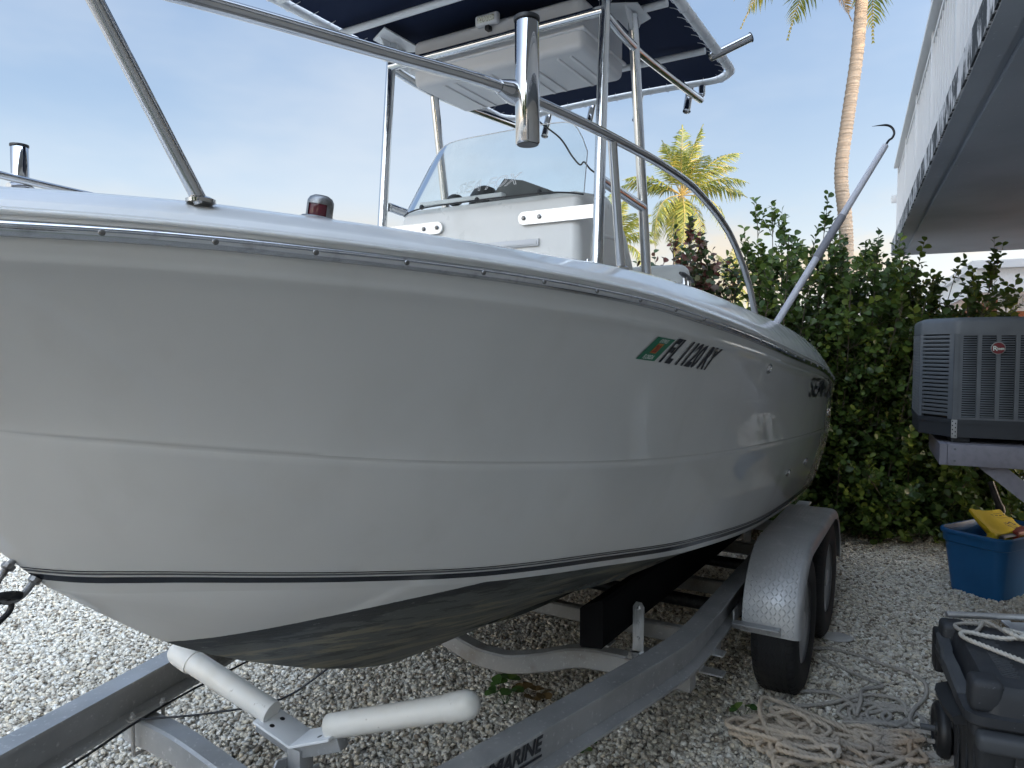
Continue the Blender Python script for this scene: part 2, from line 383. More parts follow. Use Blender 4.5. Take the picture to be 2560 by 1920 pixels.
def glass_mat():
    m = bpy.data.materials.new('acrylic_screen'); m.use_nodes = True
    N, L = m.node_tree.nodes, m.node_tree.links
    tc = N.new('ShaderNodeTexCoord')
    g = N.new('ShaderNodeBsdfGlossy'); g.inputs['Roughness'].default_value = 0.03
    t = N.new('ShaderNodeBsdfTransparent'); t.inputs['Color'].default_value = (0.93, 0.96, 0.95, 1)
    d = N.new('ShaderNodeBsdfDiffuse'); d.inputs['Color'].default_value = (0.55, 0.57, 0.56, 1)
    n = N.new('ShaderNodeTexNoise'); n.inputs['Scale'].default_value = 6; n.inputs['Detail'].default_value = 6
    L.new(tc.outputs['Object'], n.inputs['Vector'])
    r = N.new('ShaderNodeMapRange'); r.inputs['From Min'].default_value = 0.45; r.inputs['From Max'].default_value = 0.8
    r.inputs['To Min'].default_value = 0.03; r.inputs['To Max'].default_value = 0.16
    L.new(n.outputs['Fac'], r.inputs['Value'])
    m1 = N.new('ShaderNodeMixShader'); L.new(r.outputs[0], m1.inputs[0]); L.new(t.outputs[0], m1.inputs[1]); L.new(d.outputs[0], m1.inputs[2])
    fr = N.new('ShaderNodeFresnel'); fr.inputs['IOR'].default_value = 1.08
    m2 = N.new('ShaderNodeMixShader'); L.new(fr.outputs[0], m2.inputs[0]); L.new(m1.outputs[0], m2.inputs[1]); L.new(g.outputs[0], m2.inputs[2])
    L.new(m2.outputs[0], N['Material Output'].inputs[0])
    return m
M['glass'] = glass_mat()

def bottom_mat():
    """gelcoat above a sloping waterline, scruffy dark bottom paint below it (a real painted edge)"""
    m = mat('hull_bottom_finish', (0.63, 0.628, 0.61), 0.12)
    N, L = m.node_tree.nodes, m.node_tree.links; b = N['Principled BSDF']
    tc = N.new('ShaderNodeTexCoord'); sp = N.new('ShaderNodeSeparateXYZ'); L.new(tc.outputs['Object'], sp.inputs[0])
    def math_(op, a, b2):
        x = N.new('ShaderNodeMath'); x.operation = op
        for i, q in enumerate((a, b2)):
            if isinstance(q, (int, float)): x.inputs[i].default_value = q
            else: L.new(q, x.inputs[i])
        return x.outputs[0]
    def nz(scale, st):
        mp = N.new('ShaderNodeMapping'); mp.inputs['Scale'].default_value = st
        n = N.new('ShaderNodeTexNoise'); n.inputs['Scale'].default_value = scale; n.inputs['Detail'].default_value = 8; n.inputs['Roughness'].default_value = 0.65
        L.new(tc.outputs['Object'], mp.inputs[0]); L.new(mp.outputs[0], n.inputs['Vector']); return n.outputs['Fac']
    def rng(src, lo, hi):
        r = N.new('ShaderNodeMapRange'); r.inputs['From Min'].default_value = lo; r.inputs['From Max'].default_value = hi; L.new(src, r.inputs['Value']); return r.outputs[0]
    def mix(f, a, c):
        x = N.new('ShaderNodeMix'); x.data_type = 'RGBA'; L.new(f, x.inputs['Factor'])
        for nm, q in (('A', a), ('B', c)):
            if isinstance(q, tuple): x.inputs[nm].default_value = (*q, 1)
            else: L.new(q, x.inputs[nm])
        return x.outputs['Result']
    line = math_('ADD', math_('MULTIPLY', sp.outputs['X'], 0.153), 0.878 - 0.153*1.12)
    depth = math_('SUBTRACT', line, sp.outputs['Z'])            # metres below the painted edge
    edge = rng(math_('ADD', depth, math_('MULTIPLY', math_('SUBTRACT', nz(60, (1,1,1)), 0.5), 0.006)), -0.001, 0.001)
    worn = rng(math_('ADD', math_('MULTIPLY', depth, 4.0), nz(7, (0.5, 1, 3))), 0.66, 0.74)
    base = mix(worn, (0.012, 0.016, 0.020), (0.075, 0.083, 0.080))
    flake = rng(nz(9, (0.35, 1.2, 3.5)), 0.53, 0.56)
    base = mix(flake, base, (0.014, 0.017, 0.017))
    slime = rng(math_('MULTIPLY', nz(5, (0.3, 1.5, 6)), rng(depth, 0.0, 0.12)), 0.50, 0.57)
    base = mix(slime, base, (0.19, 0.175, 0.12))
    fine = rng(nz(45, (0.4, 1, 2)), 0.64, 0.68)
    base = mix(fine, base, (0.15, 0.16, 0.155))
    L.new(mix(edge, (0.63, 0.628, 0.61), base), b.inputs['Base Color'])
    rr = N.new('ShaderNodeMapRange'); rr.inputs['To Min'].default_value = 0.12; rr.inputs['To Max'].default_value = 0.42
    L.new(edge, rr.inputs['Value']); L.new(rr.outputs[0], b.inputs['Roughness'])
    bp = N.new('ShaderNodeBump'); bp.inputs['Strength'].default_value = 0.35; bp.inputs['Distance'].default_value = 0.004
    L.new(math_('MULTIPLY', nz(40, (0.5, 1, 2)), edge), bp.inputs['Height']); L.new(bp.outputs[0], b.inputs['Normal'])
    return m
M['bottom'] = bottom_mat()

def fascia_mat():
    """white paint flaking off a black-stained slab edge in upright streaks"""
    m = mat('stained_slab_edge', (0.6, 0.6, 0.6), 0.8)
    N, L = m.node_tree.nodes, m.node_tree.links; b = N['Principled BSDF']
    tc = N.new('ShaderNodeTexCoord')
    def nz(scale, st, det):
        mp = N.new('ShaderNodeMapping'); mp.inputs['Scale'].default_value = st
        n = N.new('ShaderNodeTexNoise'); n.inputs['Scale'].default_value = scale; n.inputs['Detail'].default_value = det; n.inputs['Roughness'].default_value = 0.7
        L.new(tc.outputs['Object'], mp.inputs[0]); L.new(mp.outputs[0], n.inputs['Vector']); return n.outputs['Fac']
    a = nz(5.5, (1, 1, 0.5), 3); c = nz(34, (1, 1, 0.28), 6)
    ad = N.new('ShaderNodeMath'); ad.operation = 'ADD'; L.new(a, ad.inputs[0]); L.new(c, ad.inputs[1])
    r = N.new('ShaderNodeMapRange'); r.inputs['From Min'].default_value = 0.93; r.inputs['From Max'].default_value = 1.01
    L.new(ad.outputs[0], r.inputs['Value'])
    x = N.new('ShaderNodeMix'); x.data_type = 'RGBA'; L.new(r.outputs[0], x.inputs['Factor'])
    x.inputs['A'].default_value = (0.62, 0.62, 0.63, 1); x.inputs['B'].default_value = (0.022, 0.027, 0.033, 1)
    L.new(x.outputs['Result'], b.inputs['Base Color'])
    return m
M['fascia'] = fascia_mat()

def gravel_mat():
    m = bpy.data.materials.new('limestone_pea_gravel'); m.use_nodes = True
    N, L = m.node_tree.nodes, m.node_tree.links; b = N['Principled BSDF']; b.inputs['Roughness'].default_value = 0.85; b.inputs['Specular IOR Level'].default_value = 0.25
    at = N.new('ShaderNodeAttribute'); at.attribute_type = 'INSTANCER'; at.attribute_name = 'tint'
    cr = N.new('ShaderNodeValToRGB'); e = cr.color_ramp.elements
    e[0].position = 0.0; e[0].color = (0.22, 0.18, 0.135, 1); e[1].position = 1.0; e[1].color = (0.84, 0.81, 0.73, 1)
    for p, c in ((0.12, (0.43, 0.385, 0.315)), (0.35, (0.63, 0.58, 0.495)), (0.6, (0.71, 0.665, 0.57)), (0.8, (0.74, 0.65, 0.50)), (0.9, (0.78, 0.745, 0.67))):
        q = e.new(p); q.color = (*c, 1)
    L.new(at.outputs['Fac'], cr.inputs[0])
    tc = N.new('ShaderNodeTexCoord'); n = N.new('ShaderNodeTexNoise'); n.inputs['Scale'].default_value = 3; n.inputs['Detail'].default_value = 4
    L.new(tc.outputs['Object'], n.inputs['Vector'])
    r = N.new('ShaderNodeMapRange'); r.inputs['From Min'].default_value = 0.3; r.inputs['From Max'].default_value = 0.8; r.inputs['To Min'].default_value = 1.05; r.inputs['To Max'].default_value = 0.72
    L.new(n.outputs['Fac'], r.inputs['Value'])
    x = N.new('ShaderNodeMix'); x.data_type = 'RGBA'; x.blend_type = 'MULTIPLY'; x.inputs['Factor'].default_value = 1
    L.new(cr.outputs[0], x.inputs['A']); L.new(r.outputs[0], x.inputs['B']); L.new(x.outputs['Result'], b.inputs['Base Color'])
    return m
M['gravel'] = gravel_mat()
M['ground'] = mat('sandy_ground', (0.50, 0.48, 0.44), 0.95, var=(60, (0.20, 0.19, 0.165), 0.42, 0.62), var2=(0.15, (0.36, 0.36, 0.28), 0.52, 0.62), bump=(70, 0.6, 0.02))
# ------------------------------------------------------------------ ground and gravel
gp = MB()
gp.add([(-500,-500,0),(500,-500,0),(500,500,0),(-500,500,0)], [(0,1,2,3)])
tag(gp.build('ground', M['ground'], smooth=None, fix=False), kind='structure')

def build_gravel():
    mb = MB()
    mb.add([(-2.2,2.3,0.0),(2.4,2.3,0.0),(5.2,7.0,0.0),(-5.0,7.0,0.0)], [(0,1,2,3)])
    ob = mb.build('gravel', M['gravel'], smooth=None, fix=False)
    tag(ob, kind='stuff')
    ng = bpy.data.node_groups.new('gravel_scatter', 'GeometryNodeTree')
    ng.interface.new_socket('Geometry', in_out='INPUT', socket_type='NodeSocketGeometry')
    ng.interface.new_socket('Geometry', in_out='OUTPUT', socket_type='NodeSocketGeometry')
    N, L = ng.nodes, ng.links
    gi, go = N.new('NodeGroupInput'), N.new('NodeGroupOutput')
    dp = N.new('GeometryNodeDistributePointsOnFaces'); dp.inputs['Density'].default_value = 7600
    L.new(gi.outputs[0], dp.inputs['Mesh'])
    join = N.new('GeometryNodeGeometryToInstance')
    for i in range(6):
        ic = N.new('GeometryNodeMeshIcoSphere'); ic.inputs['Radius'].default_value = 0.5; ic.inputs['Subdivisions'].default_value = 2 if i < 2 else 2
        sp = N.new('GeometryNodeSetPosition'); L.new(ic.outputs['Mesh'], sp.inputs['Geometry'])
        pos = N.new('GeometryNodeInputPosition')
        nz = N.new('ShaderNodeTexNoise'); nz.noise_dimensions = '4D'; nz.inputs['W'].default_value = i*3.7; nz.inputs['Scale'].default_value = 1.9; nz.inputs['Detail'].default_value = 1.5
        L.new(pos.outputs[0], nz.inputs['Vector'])
        sb = N.new('ShaderNodeVectorMath'); sb.operation = 'SUBTRACT'; sb.inputs[1].default_value = (0.5,0.5,0.5); L.new(nz.outputs['Color'], sb.inputs[0])
        sc = N.new('ShaderNodeVectorMath'); sc.operation = 'SCALE'; sc.inputs['Scale'].default_value = 0.95; L.new(sb.outputs[0], sc.inputs[0])
        L.new(sc.outputs[0], sp.inputs['Offset'])
        tr = N.new('GeometryNodeTransform'); tr.inputs['Scale'].default_value = [(1,.8,.62),(1,.9,.7),(1.15,.75,.55),(.9,.8,.8),(1.2,.8,.7),(1,1,.6)][i]
        L.new(sp.outputs[0], tr.inputs['Geometry'])
        sm = N.new('GeometryNodeSetMaterial'); sm.inputs['Material'].default_value = M['gravel']; L.new(tr.outputs[0], sm.inputs['Geometry'])
        ss = N.new('GeometryNodeSetShadeSmooth'); ss.inputs['Shade Smooth'].default_value = True; L.new(sm.outputs[0], ss.inputs['Geometry'])
        L.new(ss.outputs[0], join.inputs[0])
    iop = N.new('GeometryNodeInstanceOnPoints'); iop.inputs['Pick Instance'].default_value = True
    def rnd(lo, hi, typ='FLOAT', seed=0):
        r = N.new('FunctionNodeRandomValue'); r.data_type = typ; r.inputs['Seed'].default_value = seed
        k_ = 0 if typ == 'FLOAT_VECTOR' else (2 if typ == 'FLOAT' else 4)
        r.inputs[k_].default_value = lo; r.inputs[k_+1].default_value = hi
        return r.outputs[{'FLOAT_VECTOR': 0, 'FLOAT': 1, 'INT': 2}[typ]]
    spp = N.new('GeometryNodeSetPosition'); L.new(dp.outputs['Points'], spp.inputs['Geometry'])
    cz = N.new('ShaderNodeCombineXYZ'); L.new(rnd(0.0, 0.019, seed=9), cz.inputs['Z']); L.new(cz.outputs[0], spp.inputs['Offset'])
    L.new(spp.outputs[0], iop.inputs['Points']); L.new(join.outputs[0], iop.inputs['Instance'])
    L.new(rnd(0, 5, 'INT', 3), iop.inputs['Instance Index'])
    cr = N.new('ShaderNodeMath'); cr.operation = 'POWER'; L.new(rnd(0, 1, seed=4), cr.inputs[0]); cr.inputs[1].default_value = 1.8
    mr = N.new('ShaderNodeMapRange'); mr.inputs['To Min'].default_value = 0.0115; mr.inputs['To Max'].default_value = 0.029; L.new(cr.outputs[0], mr.inputs['Value'])
    L.new(mr.outputs[0], iop.inputs['Scale'])
    rv = rnd((-0.5,-0.5,0), (0.5,0.5,6.28), 'FLOAT_VECTOR', 5)
    er = N.new('FunctionNodeEulerToRotation'); L.new(rv, er.inputs[0]); L.new(er.outputs[0], iop.inputs['Rotation'])
    st = N.new('GeometryNodeStoreNamedAttribute'); st.data_type = 'FLOAT'; st.domain = 'INSTANCE'; st.inputs['Name'].default_value = 'tint'
    L.new(iop.outputs[0], st.inputs['Geometry'])
    vi = [q for q in st.inputs if q.name == 'Value' and q.enabled]
    L.new(rnd(0, 1, seed=7), (vi or [q for q in st.inputs if q.name == 'Value'])[0])
    L.new(st.outputs[0], go.inputs[0])
    md = ob.modifiers.new('scatter', 'NODES'); md.node_group = ng
build_gravel()

# ------------------------------------------------------------------ the boat: frame x = aft along the keel, -y = the side seen, z = up
BOAT_RZ = R(59)
NC = 1.73                                   # centre line lies 1.73 m to the left of the camera's track
def boat_world(s, y, z):
    a = R(31); u = (math.sin(a), math.cos(a)); n = (math.cos(a), -math.sin(a)); q = -NC - y
    return Vector((u[0]*s + n[0]*q, u[1]*s + n[1]*q, z))
B0 = boat_world(0, 0, 0)
boat = thing('fishing_boat', 'white centre-console boat with navy canvas top on the trailer', 'boat', B0, BOAT_RZ)

S_END = 5.35
RAIL = np.array([(.06,0,1.84),(.10,.15,1.836),(.2,.31,1.83),(.35,.475,1.825),(.497,.581,1.821),(.605,.649,1.8215),(.74,.728,1.819),(.879,.804,1.813),(1.04,.87,1.808),(1.204,.932,1.801),(1.364,.983,1.793),(1.54,1.028,1.783),(1.777,1.078,1.766),(2.031,1.121,1.739),(2.449,1.163,1.696),(3.049,1.197,1.629),(4.098,1.205,1.531),(4.696,1.180,1.455),(5.35,1.115,1.405)])
KNUC = np.array([(.42,0,1.56),(.5,.085,1.54),(.64,.228,1.495),(.798,.405,1.468),(1.006,.557,1.433),(1.278,.704,1.392),(1.518,.809,1.364),(1.903,.938,1.326),(2.526,1.058,1.282),(2.888,1.108,1.265),(3.856,1.160,1.214),(4.6,1.145,1.17),(5.35,1.095,1.13)])
CHIN = np.array([(.82,0,1.106),(.87,.059,1.088),(1.057,.215,1.063),(1.34,.412,1.022),(1.704,.61,.969),(2.05,.754,.935),(2.704,.909,.856),(3.659,.983,.765),(4.75,1.0,.715),(5.35,.985,.70)])
KEEL = np.array([(.82,0,1.106),(.9,0,1.038),(1.11,0,.871),(1.23,0,.796),(1.42,0,.694),(1.755,0,.546),(2.04,0,.463),(2.4,0,.425),(3.0,0,.41),(4.0,0,.40),(5.35,0,.40)])
CROWN = np.array([(.17,0,1.905),(.25,.16,1.903),(.38,.335,1.90),(.54,.488,1.897),(.644,.556,1.899),(.776,.632,1.9),(.926,.705,1.896),(1.083,.768,1.893),(1.279,.836,1.885),(1.531,.906,1.878),(1.739,.952,1.875),(1.987,.995,1.868),(2.346,1.032,1.851),(2.825,1.064,1.815),(3.691,1.085,1.756),(4.752,1.055,1.672),(5.35,1.0,1.62)])
def line_pt(T, t):
    s = T[0,0] + (S_END - T[0,0]) * t**1.7
    return np.stack([s, pchip(T[:,0], T[:,1], s), pchip(T[:,0], T[:,2], s)], -1)
def side_lo(t, f):
    """chine (f 0) to knuckle (f 1)"""
    t, f = np.broadcast_arrays(np.asarray(t, float), np.asarray(f, float))
    c, k_ = line_pt(CHIN, t), line_pt(KNUC, t)
    p = c*(1-f[...,None]) + k_*f[...,None]
    w = np.clip(p[...,1]/0.5, 0, 1)
    p[...,1] += 0.012*4*f*(1-f)*w - 0.0045*np.exp(-((f-0.982)/0.008)**2)*w
    return p
def side_hi(t, f):
    """knuckle (f 0) to rail (f 1): hollow flare that straightens under the rail"""
    t, f = np.broadcast_arrays(np.asarray(t, float), np.asarray(f, float))
    k_, r_ = line_pt(KNUC, t), line_pt(RAIL, t)
    g = np.minimum(1, (f/0.95)) ; g = g**1.16
    hook = 0.017*np.exp(-((f-0.875)/0.032)**2) * np.clip(r_[...,1]/0.4, 0, 1)
    p = np.empty(k_.shape)
    h = f*0.25 + g*0.75
    p[...,0] = k_[...,0]*(1-h) + r_[...,0]*h
    p[...,1] = k_[...,1]*(1-g) + (r_[...,1]-0.004)*g + hook*0.6
    p[...,2] = k_[...,2]*(1-f) + r_[...,2]*f
    p[...,1] = np.maximum(p[...,1], 0)
    return p
TT = np.concatenate([np.linspace(0, .3, 50), np.linspace(.3, 1, 71)[1:]])
def two_sided(P):
    """P[t][j] = (s, b, z): one sheet on the near side, its mirror on the far side"""
    mb = MB(); m, n, _ = P.shape
    for sg in (-1, 1):
        V = [(p[0], sg*p[1], p[2]) for row in P for p in row]
        F = []
        for i in range(m-1):
            for j in range(n-1):
                a, b_, c, d = i*n+j, i*n+j+1, (i+1)*n+j+1, (i+1)*n+j
                F.append((a, b_, c, d) if sg < 0 else (a, d, c, b_))
        mb.add(V, F)
    return mb
FL_ = np.array([0,.06,.15,.25,.38,.5,.62,.74,.85,.93,.965,.975,.985,.995,1.0])
FH_ = np.array([0,.02,.06,.12,.19,.26,.33,.40,.47,.54,.61,.67,.73,.78,.82,.85,.87,.885,.90,.92,.94,.96,.98,1.0])
lo = np.stack([side_lo(TT, f) for f in FL_], 1)
hi = np.stack([side_hi(TT, f) for f in FH_], 1)
two_sided(np.concatenate([lo, hi], 1)).build('hull_side', M['gel'], boat, smooth=60, weld=1e-5)
# bottom: keel to chine with two lifting strakes
FB = [0,.12,.25,.355,.375,.38,.5,.62,.695,.715,.72,.82,.90,.955,1.0]
DB = [0,0,0,.0,.02,0,0,0,0,.02,0,0,0,.0,0]
kc, cc = line_pt(KEEL, TT), line_pt(CHIN, TT)
bt = []
for f, d in zip(FB, DB):
    p = kc*(1-f) + cc*f
    w = np.clip((cc[:,1]-.74)/.14, 0, 1); w = w*w*(3-2*w)*.75
    p[:,2] -= d*w; p[:,1] += d*0.5*w
    bow = np.clip((2.4-p[:,0])/1.6, 0, 1)
    p[:,1] += 0.05*4*f*(1-f)*np.clip(cc[:,1]/.3, 0, 1)*bow
    bt.append(p)
two_sided(np.stack(bt, 1)).build('hull_bottom', M['bottom'], boat, smooth=30, weld=1e-5)
# transom
ring = [tuple(p) for p in [b_[-1] for b_ in bt]] + [tuple(p) for p in lo[-1][1:]] + [tuple(p) for p in hi[-1][1:]]
mb = MB(); V = [(p[0], -p[1], p[2]) for p in ring] + [(p[0], p[1], p[2]) for p in reversed(ring[1:])]
mb.add(V, [tuple(range(len(V)))]); mb.build('transom', M['gel'], boat, smooth=None)
# deck moulding: cap over the rail, crown, gunwale, coaming
rl, cw = line_pt(RAIL, TT), line_pt(CROWN, TT)
def deckp(f, out, dz):
    p = rl*(1-f) + cw*f; p = p.copy(); p[:,1] = np.maximum(0, p[:,1] + out); p[:,2] += dz; return p
dk = [deckp(0, -.002, .010), deckp(0, -.001, .020), deckp(0, -.004, .031), deckp(.04, -.006, .030), deckp(.10, -.006, .034)]
for f in (.2,.32,.45,.58,.7,.8,.88):
    p = rl*(1-f) + cw*f; p = p.copy(); p[:,2] = rl[:,2]+.034 + (cw[:,2]-rl[:,2]-.034)*(f**.88); dk.append(p)
for a in (25, 50, 70, 90):
    p = cw.copy(); rr = .05; p[:,1] = np.maximum(0, cw[:,1] - rr*(1-math.cos(R(90-90+a)))*.9); p[:,2] = cw[:,2] - .006 + .012*math.sin(R(a)); dk.append(p)
p = cw.copy(); inner = np.maximum(0, cw[:,1]-.22); p[:,1] = inner; p[:,2] = cw[:,2] + .004; dk.append(p)
p2 = p.copy(); p2[:,1] = np.maximum(0, inner-.012); p2[:,2] -= .012*np.clip(inner/.1, 0, 1); dk.append(p2)
knb = pchip(KNUC[:,0], KNUC[:,1], cw[:,0]); knb[cw[:,0] < .42] = 0
chb = pchip(CHIN[:,0], CHIN[:,1], cw[:,0]); chb[cw[:,0] < .82] = 0
aftw = np.clip((cw[:,0]-1.9)/.35, 0, 1)
floor_z = 1.50*(1-aftw) + 1.0*aftw                         # raised casting deck forward, cockpit sole aft
floor_y = np.maximum(0, np.minimum(inner-.02, (knb-.07)*(1-aftw) + (chb-.06)*aftw))
p3 = p2.copy(); w = np.clip(floor_y/.10, 0, 1); w = w*w*(3-2*w); p3[:,1] = floor_y; p3[:,2] = p2[:,2]*(1-w) + floor_z*w; dk.append(p3)
two_sided(np.stack(dk, 1)).build('deck', M['deckgel'], boat, smooth=40, weld=1e-5)
for nm, ix in (('cockpit_sole', [i for i in range(len(TT)) if aftw[i] >= 1]), ('casting_deck', [i for i in range(len(TT)) if aftw[i] <= 0 and floor_y[i] > .08])):
    z_ = floor_z[ix[-1]] + .001
    sole = MB(); V = [(cw[i,0], -floor_y[i], z_) for i in ix] + [(cw[i,0], floor_y[i], z_) for i in reversed(ix)]
    sole.add(V, [tuple(range(len(V)))]); sole.build(nm, M['deckgel'], boat, smooth=None)
mb = MB(); mb.box(5.30, 5.349, -1.0, 1.0, 1.402, 1.60); mb.build('transom_cap', M['deckgel'], boat, smooth=None)
# rub rail and its screws
path = [(p[0], -p[1], p[2]) for p in line_pt(RAIL, np.linspace(1, 0, 110))] + [(p[0], p[1], p[2]) for p in line_pt(RAIL, np.linspace(0, 1, 110))[1:]]
mb = MB(); mb.tube(path, 1.0, 14, ell=(.0125, .0115), up=(0,0,1)); mb.build('rub_rail', M['rail'], boat, smooth=60)
mb = MB(); mb.tube([(x, y + (-.0035 if y < 0 else .0035), z + .0235) for x, y, z in path], .0045, 6, up=(0,0,1)); mb.build('rail_gasket', M['deckgel'], boat, smooth=60)
scr = None
for s in [.445,.605,.74,.879,1.04,1.204,1.364,1.54,1.72,1.9,2.08,2.26,2.44,2.62,2.8,3.0,3.2,3.4,3.6,3.8,4.0,4.2,4.4,4.6]:
    b_ = float(pchip(RAIL[:,0], RAIL[:,1], [s])[0]); z = float(pchip(RAIL[:,0], RAIL[:,2], [s])[0]); b2 = float(pchip(RAIL[:,0], RAIL[:,1], [s+.01])[0])
    ang = math.atan2(b2-b_, .01)
    if scr is None:
        q = MB(); q.lathe([(.0052,-.004),(.0052,.0012),(.0040,.0026),(.0018,.0031),(.0003,.0022)], (0,0,0), (0,-1,0), 12)
        q.box(-.0032,.0032,-.0038,-.0026,-.0007,.0007); q.box(-.0007,.0007,-.0038,-.0026,-.0032,.0032)
        scr = q.build('rail_screw', M['eye'], boat); o = scr
    else: o = copy_part(scr, boat)
    nx, ny = -math.sin(ang), -math.cos(ang)
    o.location = (s + nx*.0112, -b_ + ny*.0112, z); o.rotation_euler = (0, 0, -ang)
# waterline stripes: strips of vinyl 1.5 mm proud of the hull side
def stripe(name, d0, d1, m, t0=0.004, t1=1.0):
    ts = np.linspace(t0, t1, 150); mb = MB()
    dz = line_pt(KNUC, ts)[:,2] - line_pt(CHIN, ts)[:,2]
    up_ = np.interp(line_pt(CHIN, ts)[:,0], [.82,.86,.95,1.05,1.35], [.0,.008,.009,.006,0])
    A, Bq = side_lo(ts, (d0+up_)/dz), side_lo(ts, (d1+up_)/dz)
    for sg in (-1, 1):
        V = []
        for a, c in zip(A, Bq): V += [(a[0]-.0005, sg*(a[1]+.0017), a[2]), (c[0]-.0005, sg*(c[1]+.0017), c[2])]
        mb.add(V, [(2*i, 2*i+1, 2*i+3, 2*i+2) for i in range(len(ts)-1)])
    mb.build(name, m, boat, smooth=60, fix=False)
stripe('waterline_stripe', .025, .0435, M['stripe'])
stripe('pin_stripe', .0495, .0555, M['pin'])
stripe('pin_stripe', .0590, .0620, M['stripe'])
# lettering wrapped on the flare
def hull_at(s, z, hi_=True):
    fn = side_hi if hi_ else side_lo
    t, f = .4, .5
    for _ in range(14):
        p = fn(t, f); A, Bq = (line_pt(KNUC, np.array(t)), line_pt(RAIL, np.array(t))) if hi_ else (line_pt(CHIN, np.array(t)), line_pt(KNUC, np.array(t)))
        f = min(1.0, max(0, f + (z - p[2])/max(1e-4, Bq[2]-A[2])*.9))
        e = 1e-3; ds = (fn(t+e, f)[0]-fn(t, f)[0])/e
        t = min(.999, max(.001, t + (s - fn(t, f)[0])/max(ds, .1)*.9))
    p = fn(t, f); du = fn(min(1, t+.01), f) - fn(max(0, t-.01), f); dv = fn(t, min(1, f+.02)) - fn(t, max(0, f-.02))
    n = np.cross(du, dv); n /= np.linalg.norm(n)
    if n[1] < 0: n = -n
    return p, n
def on_hull(name, V, F, m, s0, z0, slope, off=.0022, parent=None, hi_=True, shear=0.0):
    mb = MB(); out = []
    for x, y, _ in V:
        p, n = hull_at(s0 + x + shear*y, z0 + y + slope*x, hi_)
        q = p + n*off; out.append((q[0], -q[1], q[2]))
    mb.add(out, F); return mb.build(name, m, parent or boat, smooth=None, fix=False)
def patch(w, h, nx=8, ny=3, x0=0, y0=0):
    V = [(x0 + w*i/nx, y0 + h*j/ny, 0) for j in range(ny+1) for i in range(nx+1)]
    return V, [(j*(nx+1)+i, j*(nx+1)+i+1, (j+1)*(nx+1)+i+1, (j+1)*(nx+1)+i) for j in range(ny) for i in range(nx)]
V, F = text_mesh('FL 1120 RY', .093, weight=.0036)
xm = max(v[0] for v in V); V = [(v[0]*.322/xm, v[1]*.95, 0) for v in V]
on_hull('registration_number', V, F, M['letter'], 1.927, 1.615, -.10, shear=.80)
V, F = patch(.092, .060)
st = on_hull('registration_sticker', V, F, M['green'], 1.812, 1.622, -.087, shear=1.03)
V, F = patch(.030, .026, 4, 2, .031, .019); on_hull('sticker_panel', V, F, M['orange'], 1.812, 1.622, -.087, .0032, st, shear=1.03)
for word, sz, w_, x_, y_, m_, wt in (('FLORIDA', .015, .052, .018, .004, 'paleprint', .0004), ('EXPIRES', .013, .042, .026, .048, 'paleprint', .0003), ('20', .026, .024, .034, .0225, 'red', .0012)):
    V, F = text_mesh(word, sz, wt); xm = max(v[0] for v in V)
    on_hull('sticker_lettering', [(v[0]*w_/xm + x_, v[1] + y_, 0) for v in V], F, M[m_], 1.812, 1.622, -.087, .0042, st, shear=1.0)
V, F = text_mesh('SEAFOX', .15, weight=.0025)
xm = max(v[0] for v in V); V = [(v[0]*.98/xm, v[1]*.92, 0) for v in V]
on_hull('maker_lettering', V, F, M['letter'], 3.74, 1.412, -.062, shear=.35)
# through-hull fittings
fit = None
for s, z, r in ((2.84,1.572,.021),(4.84,1.245,.026),(4.2,1.022,.022),(3.72,1.03,.020)):
    p, n = hull_at(s, z, z > 1.2)
    mb = MB(); mb.lathe([(r,-.004),(r,.004),(r*.8,.009),(r*.62,.010),(r*.55,.004)], (p[0], -p[1], p[2]), (n[0], -n[1], n[2]), 18)
    f_ = mb.build('through_hull_fitting', M['chrome'], boat)
    mb = MB(); mb.lathe([(r*.55,.0042),(.0005,.0044)], (p[0], -p[1], p[2]), (n[0], -n[1], n[2]), 14); mb.build('drain_hole', M['black'], f_)
# bow eye on the stem
c = Vector((.772, 0, 1.154)); tdir = Vector((.12, 0, -.105)).normalized(); out_ = Vector((-.66, 0, -.75)).normalized()
mb = MB()
arc = [c - tdir*.034 + out_*-.02] + [c + tdir*(-.034*math.cos(a)) + out_*(.028 + .040*math.sin(a)) for a in np.linspace(0, math.pi, 16)] + [c + tdir*.034 + out_*-.02]
mb.tube(arc, .0075, 10); 
for sg in (-1, 1): mb.lathe([(.014,-.004),(.014,.006),(.010,.010)], c + tdir*(.034*sg) + out_*.002, out_, 10)
mb.build('bow_eye', M['eye'], boat)
# navigation light
L0 = Vector((1.03, -.66, 1.905)); LA = (0.05, -.15, 1)
nl = MB(); nl.lathe([(.036,-.006),(.036,.003),(.033,.006),(.023,.007)], L0, LA, 24); nlb = nl.build('navigation_light', M['eye'], boat)
nl = MB(); nl.lathe([(.0225,.006),(.0240,.010),(.0240,.031),(.022,.037)], L0, LA, 24); nl.build('light_lens', M['redlens'], nlb)
nl = MB(); nl.lathe([(.0262,.030),(.0258,.037),(.022,.044),(.014,.0485),(.002,.050)], L0, LA, 24)
NA = 22; V = []; lq = Vector(LA).normalized().to_track_quat('Z', 'Y')
for i in range(NA+1):
    x = R(238 + (150+360-238)*i/NA)
    for h in (.006, .033): V.append(L0 + lq @ Vector((.0262*math.cos(x), .0262*math.sin(x), h)))
nl.add(V, [(2*i, 2*i+2, 2*i+3, 2*i+1) for i in range(NA)])
nl.build('light_hood', M['eye'], nlb)

